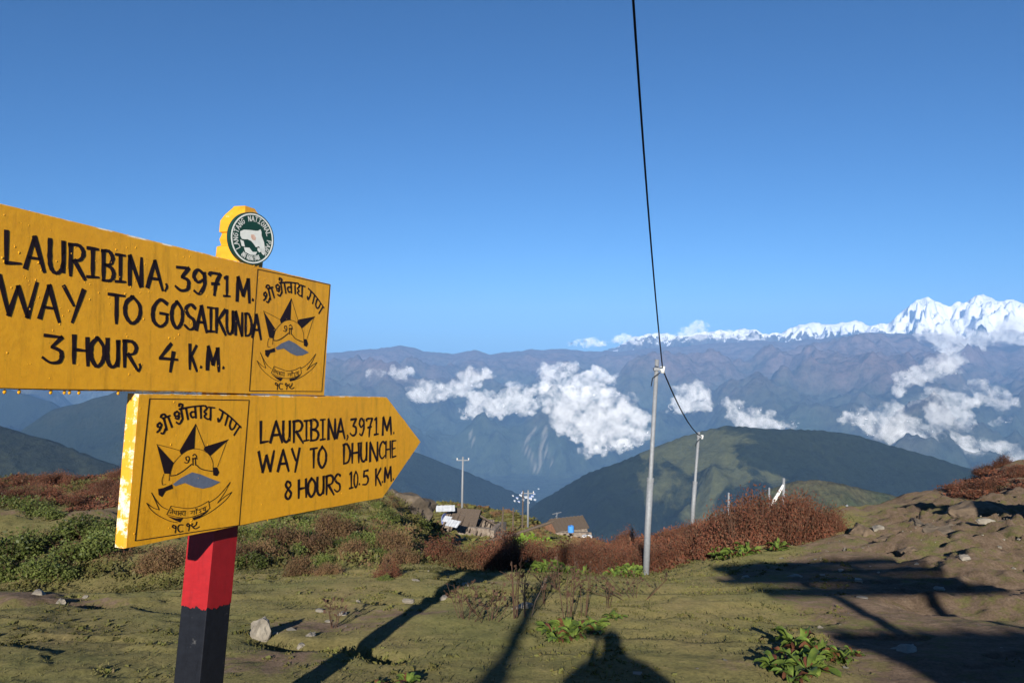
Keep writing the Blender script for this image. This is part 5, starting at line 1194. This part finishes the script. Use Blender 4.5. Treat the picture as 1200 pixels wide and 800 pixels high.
number_group('green bushes left of the signpost', 'green leafy bushes on the bank left of the signpost')
number_group('green bushes under the arrow board', 'green leafy bushes on the slope under the arrow board')
number_group('dark brown bushes under the arrow board', 'dark brown bushes on the slope around the post')
number_group('broad-leaved plants in the bottom right corner', 'broad green leaf rosettes near the bottom right corner')
number_group('green plants beside the head shadow', 'low green plants beside the head shadow')
number_group('brown shrubs below the ruined hut', 'brown heath shrubs below the ruined hut')
number_group('rust-red shrubs of the tall thicket', 'rust-red shrubs in the tall thicket')
number_group('dark red shrubs on the right bank', 'dark red shrubs on the right skyline')
number_group('broad leaves at the bottom edge', 'small broad-leaved plants at the bottom edge')

# small stones and litter on the trodden patches
for (px, py, s, lb) in [(322, 742, .07, 'small stone just right of the pale rock'), (402, 720, .10, 'stone right of the small reddish weed'), (365, 745, .13, 'angular grey stone on the lip of the small hollow'), (352, 757, .09, 'brown stone in the small hollow'), (420, 705, .08, 'whitish stone on the turf below the brown shrubs'), (520, 700, .12, 'flat stone left of the low dry weeds'), (100, 700, .10, 'grey stone on the bare lip left of the post'), (70, 706, .14, 'brown stone on the bare lip left of the post'), (1100, 690, .14, 'brown stone on the path below the board shadow'), (1130, 655, .18, 'grey stone at the edge of the path'), (985, 668, .12, 'grey stone in the middle of the board shadow'), (960, 735, .08, 'small pale stone above the corner plant')]:
    p = hit_near(px, py); rock(p, (s, s * .8, s * .55), r_.uniform(0, 3), int(px) + 7, lb, name='stone', group='small pale stones', sub=3, cuts=14)

o = rock(Vector((9.9, 9.6, -.3)), (4.2, 2.6, 3.4), .15, 77, 'tall dark rock outcrop added out of view beyond the right edge to shade the bank', 'darkrock', name='rock', cat='rock', cuts=22, sub=5)  # unseen rock, added to throw the dark band onto the bank

# ------------------------------------------------------------------ what stands behind the viewer and throws the long shadows
def skin_mesh(verts, edges, root, sub=2):
    me = bpy.data.meshes.new('tmp'); me.from_pydata([v[:3] for v in verts], [], []); 
    me.edges.add(len(edges)); me.edges.foreach_set('vertices', np.array(edges, np.int32).ravel()); me.update()
    o = bpy.data.objects.new('tmp', me); COL.objects.link(o)
    sk = o.modifiers.new('skin', 'SKIN'); ss = o.modifiers.new('sub', 'SUBSURF'); ss.levels = sub; ss.render_levels = sub
    if not me.skin_vertices: 
        bm = bmesh.new(); bm.from_mesh(me); bm.verts.layers.skin.verify(); bm.to_mesh(me); bm.free()
    for i, v in enumerate(verts):
        s = me.skin_vertices[0].data[i]; r = v[3]; s.radius = (r, v[4] if len(v) > 4 else r); s.use_root = (i == root)
    dg = bpy.context.evaluated_depsgraph_get(); dg.update(); ev = o.evaluated_get(dg); out = bpy.data.meshes.new_from_object(ev)
    bpy.data.objects.remove(o); out.polygons.foreach_set('use_smooth', [True] * len(out.polygons)); return out
M['jacket'] = simple('dark_jacket', (.05, .07, .12), (.04, .05, .09), 30, .8, .3, .004)
M['trousers'] = simple('grey_trousers', (.09, .09, .09), (.06, .06, .06), 30, .85, .3, .004)
M['skin_tone'] = simple('skin', (.42, .25, .17), (.38, .22, .15), 30, .55, .05, .001)
M['wool'] = simple('wool_hat', (.16, .05, .05), (.1, .03, .03), 60, .95, .6, .004)
per = empty('person', (.05, -.38, gz(.05, -.38))); per.scale = (1, 1, .97); tag(per, 'person in dark jacket and woollen hat holding up a phone, shadow on the turf', 'person')
def pm(me, name, mk): me.materials.append(M[mk]); o = bpy.data.objects.new(name, me); COL.objects.link(o); o.parent = per; return o
# body in one continuous skin (head, neck, trunk, arms, legs); the face and hands join it
bv = [(0, 0, .95, .145, .12), (0, .01, 1.12, .14, .11), (0, 0, 1.30, .165, .12), (0, -.01, 1.42, .12, .09), (0, .0, 1.50, .06, .06), (0, .02, 1.58, .075, .085), (0, .025, 1.66, .08, .095), (0, .01, 1.72, .06, .07),
      (.18, 0, 1.40, .065), (.25, .11, 1.27, .05), (.13, .26, 1.44, .038), (.085, .335, 1.56, .028, .02),
      (-.18, 0, 1.40, .065), (-.25, .11, 1.27, .05), (-.13, .26, 1.44, .038), (-.085, .335, 1.56, .028, .02),
      (.10, 0, .86, .095), (.13, .02, .50, .065), (.14, -.01, .11, .045), (.15, .13, .045, .045, .035),
      (-.10, 0, .86, .095), (-.14, .01, .50, .065), (-.17, -.03, .11, .045), (-.18, .11, .045, .045, .035)]
be = [(0, 1), (1, 2), (2, 3), (3, 4), (4, 5), (5, 6), (6, 7), (3, 8), (8, 9), (9, 10), (10, 11), (3, 12), (12, 13), (13, 14), (14, 15), (0, 16), (16, 17), (17, 18), (18, 19), (0, 20), (20, 21), (21, 22), (22, 23)]
pm(skin_mesh(bv, be, 0), 'body', 'skin_tone')
jv = [(0, 0, .74, .25, .17), (0, .01, .95, .25, .18), (0, .01, 1.15, .245, .18), (0, 0, 1.31, .23, .17), (0, -.02, 1.44, .23, .15), (0, -.02, 1.54, .15, .12), (.19, 0, 1.40, .085), (.25, .11, 1.27, .09), (.14, .245, 1.42, .06), (-.19, 0, 1.40, .085), (-.25, .11, 1.27, .09), (-.14, .245, 1.42, .06)]
pm(skin_mesh(jv, [(0, 1), (1, 2), (2, 3), (3, 4), (4, 5), (4, 6), (6, 7), (7, 8), (4, 9), (9, 10), (10, 11)], 0), 'jacket', 'jacket')
tv = [(0, 0, .93, .155, .13), (.10, 0, .82, .11), (.135, .02, .50, .085), (.14, -.01, .12, .068), (-.10, 0, .82, .11), (-.145, .01, .50, .085), (-.17, -.03, .12, .068)]
pm(skin_mesh(tv, [(0, 1), (1, 2), (2, 3), (0, 4), (4, 5), (5, 6)], 0), 'trousers', 'trousers')
pm(skin_mesh([(0, .01, 1.69, .095, .11), (0, 0, 1.75, .085, .095), (0, -.01, 1.80, .04, .04)], [(0, 1), (1, 2)], 0), 'hat', 'wool')
for s in (-1, 1):
    pm(skin_mesh([(s * .155, -.04, .05, .055, .045), (s * .16, .06, .045, .05, .04), (s * .165, .18, .035, .04, .03)], [(0, 1), (1, 2)], 0), 'boot', 'trousers')
    for k in range(4):   # fingers curled round the back edge of the phone, thumb on the screen side
        z = 1.555 + k * .018; L_ = (.045, .05, .048, .038)[k]
        pm(skin_mesh([(s * .085, .335, z, .009), (s * (.085 - .004), .335 + .02, z + .004, .0085), (s * (.083 - L_ * .35), .362, z + .006, .008), (s * (.08 - L_ * .75), .366, z + .004, .007)], [(0, 1), (1, 2), (2, 3)], 0, 1), 'finger', 'skin_tone')
    pm(skin_mesh([(s * .088, .32, 1.55, .012), (s * .07, .325, 1.575, .010), (s * .05, .335, 1.59, .0085)], [(0, 1), (1, 2)], 0, 1), 'thumb', 'skin_tone')
    mb = MB(); mb.tube([(s * .03, .108, 1.652), (s * .03, .122, 1.652)], .011, 10); o = mb.build('eye', M['white'], per)
    mb = MB(); mb.poly([(s * .078, .02, 1.60), (s * .078, .045, 1.62), (s * .09, .01, 1.63), (s * .09, .0, 1.60), (s * .08, .03, 1.66)], [(0, 1, 4), (0, 4, 2), (0, 2, 3), (1, 2, 4)]); mb.build('ear', M['skin_tone'], per)
mb = MB(); mb.poly([(0, .12, 1.655), (-.014, .115, 1.61), (.014, .115, 1.61), (0, .142, 1.613)], [(0, 1, 3), (0, 3, 2), (1, 2, 3)]); mb.build('nose', M['skin_tone'], per)
mb = MB(); mb.box((0, .118, 1.58), (.045, .008, .01)); mb.build('mouth', M['red'], per, bevel=.003)
mb = MB(); mb.box((-.05, -.031, EYE - .0), (.155, .009, .075)); ph = mb.build('phone', M['cable'], bevel=.003); tag(ph, 'black phone held sideways in the hands of the person casting the shadow', 'phone')

rk = skin_mesh([(0, -.24, .95, .19, .10), (0, -.25, 1.15, .23, .13), (0, -.24, 1.36, .235, .13), (0, -.20, 1.47, .20, .10), (0, -.15, 1.54, .11, .07)], [(0, 1), (1, 2), (2, 3), (3, 4)], 0)  # pack added behind the person so the cast shadow reads solid
rk.materials.append(M['jacket']); o = bpy.data.objects.new('rucksack', rk); COL.objects.link(o); o.location = per.location; tag(o, 'large dark rucksack added on the back of the person to fill out the cast shadow', 'rucksack')
pm_ = MB(); pm_.tube([(-.31, -.23, 1.47), (-.20, -.24, 1.54), (-.02, -.24, 1.60), (.16, -.24, 1.54), (.27, -.23, 1.47)], [.075, .09, .10, .09, .075], 16); mt_ = pm_.build('shadow_bedroll', M['wool'], o, smooth=True)  # rolled mat added to close the gap beside the head's shadow
for s in (-1, 1):
    mb = MB(); mb.tube([(s * .11, -.12, 1.50), (s * .12, .10, 1.47), (s * .14, .17, 1.30), (s * .17, .05, 1.05), (s * .17, -.12, 1.0)], .018, 6); q = mb.build('strap', M['cable'], o)
# shelter board and tea house behind the viewer, known only by their shadows
sb_ = empty('notice_board', (2.6, -2.5, gz(2.6, -2.5))); tag(sb_, 'plank notice board on two timber posts behind the viewer', 'board')
for k, x in enumerate((-.5, .5)):
    mb = MB(); mb.box((x, .06, 1.65), (.12, .10, 3.8)); mb.build('post', M['timber'], sb_, bevel=.006)
r_ = random.Random(2)
for i in range(4):
    mb = MB(); mb.box((.02 + r_.uniform(-.12, .12), 0, 2.98 + i * .165), (2.5 + r_.uniform(-.2, .2), .025, .155), Matrix.Rotation(R(r_.uniform(-1.5, 1.5)), 3, 'Y')); mb.build('plank', M['timber'], sb_, bevel=.003)
th = empty('tea_house', (4.85, -6.4, gz(4.85, -6.4) + .0)); tag(th, 'low stone tea house with a blue roof behind the viewer', 'house')
r_ = random.Random(6)
def rubble(c, d, par, axis):
    mb = MB(); mb.box(c, d); n1 = int((d[0] if axis == 0 else d[1]) / .4); n2 = int(d[2] / .25)
    for k in range(n2):
        for i in range(n1):
            u = (i + .5 + .4 * (k % 2)) / n1 - .5
            if u > .48: continue
            z = c[2] - d[2] / 2 + (k + .5) * d[2] / n2
            for s in (-1, 1):
                if axis == 0: mb.box((c[0] + u * d[0], c[1] + s * d[1] / 2, z), (d[0] / n1 * r_.uniform(.7, .93), r_.uniform(.05, .12), d[2] / n2 * r_.uniform(.75, .93)))
                else: mb.box((c[0] + s * d[0] / 2, c[1] + u * d[1], z), (r_.uniform(.05, .12), d[1] / n1 * r_.uniform(.7, .93), d[2] / n2 * r_.uniform(.75, .93)))
    mb.build('wall', M['stonewall'], par)
rubble((0, 1.8, 1.45), (6.6, .4, 3.4), th, 0); rubble((0, -1.8, 1.45), (6.6, .4, 3.4), th, 0); rubble((-3.2, 0, 1.45), (.4, 3.3, 3.4), th, 1); rubble((3.2, 0, 1.45), (.4, 3.3, 3.4), th, 1)
for s in (-1, 1):
    mb = MB(); mb.box((0, s * 1.1, 3.42), (7.1, 2.35, .05), Matrix.Rotation(R(-s * 14), 3, 'X'))
    for i in range(23): mb.box((-3.4 + i * .31, s * 1.1, 3.455), (.09, 2.33, .03), Matrix.Rotation(R(-s * 14), 3, 'X'))
    mb.build('roof', M['bluetarp'], th)
mb = MB(); mb.box((-.6, 2.05, .8), (.9, .08, 1.8)); mb.build('door', M['timber'], th)
mb = MB(); mb.box((1.4, 2.05, 1.3), (.9, .08, .8)); mb.build('window', M['timber'], th)

mb = MB(); mb.box((0, 17000, -30), (90000, 47000, 3650))
m = bpy.data.materials.new('valley_air'); m.use_nodes = True; n = m.node_tree; n.nodes.clear()
o_ = n.nodes.new('ShaderNodeOutputMaterial'); pv = n.nodes.new('ShaderNodeVolumePrincipled')
pv.inputs['Density'].default_value = 3.7e-5; pv.inputs['Color'].default_value = (.26, .52, 1.0, 1)
pv.inputs['Anisotropy'].default_value = -.22
n.links.new(pv.outputs[0], o_.inputs['Volume'])
hz = mb.build('haze', m); tag(hz, 'blue mountain haze filling the valleys', kind='stuff')
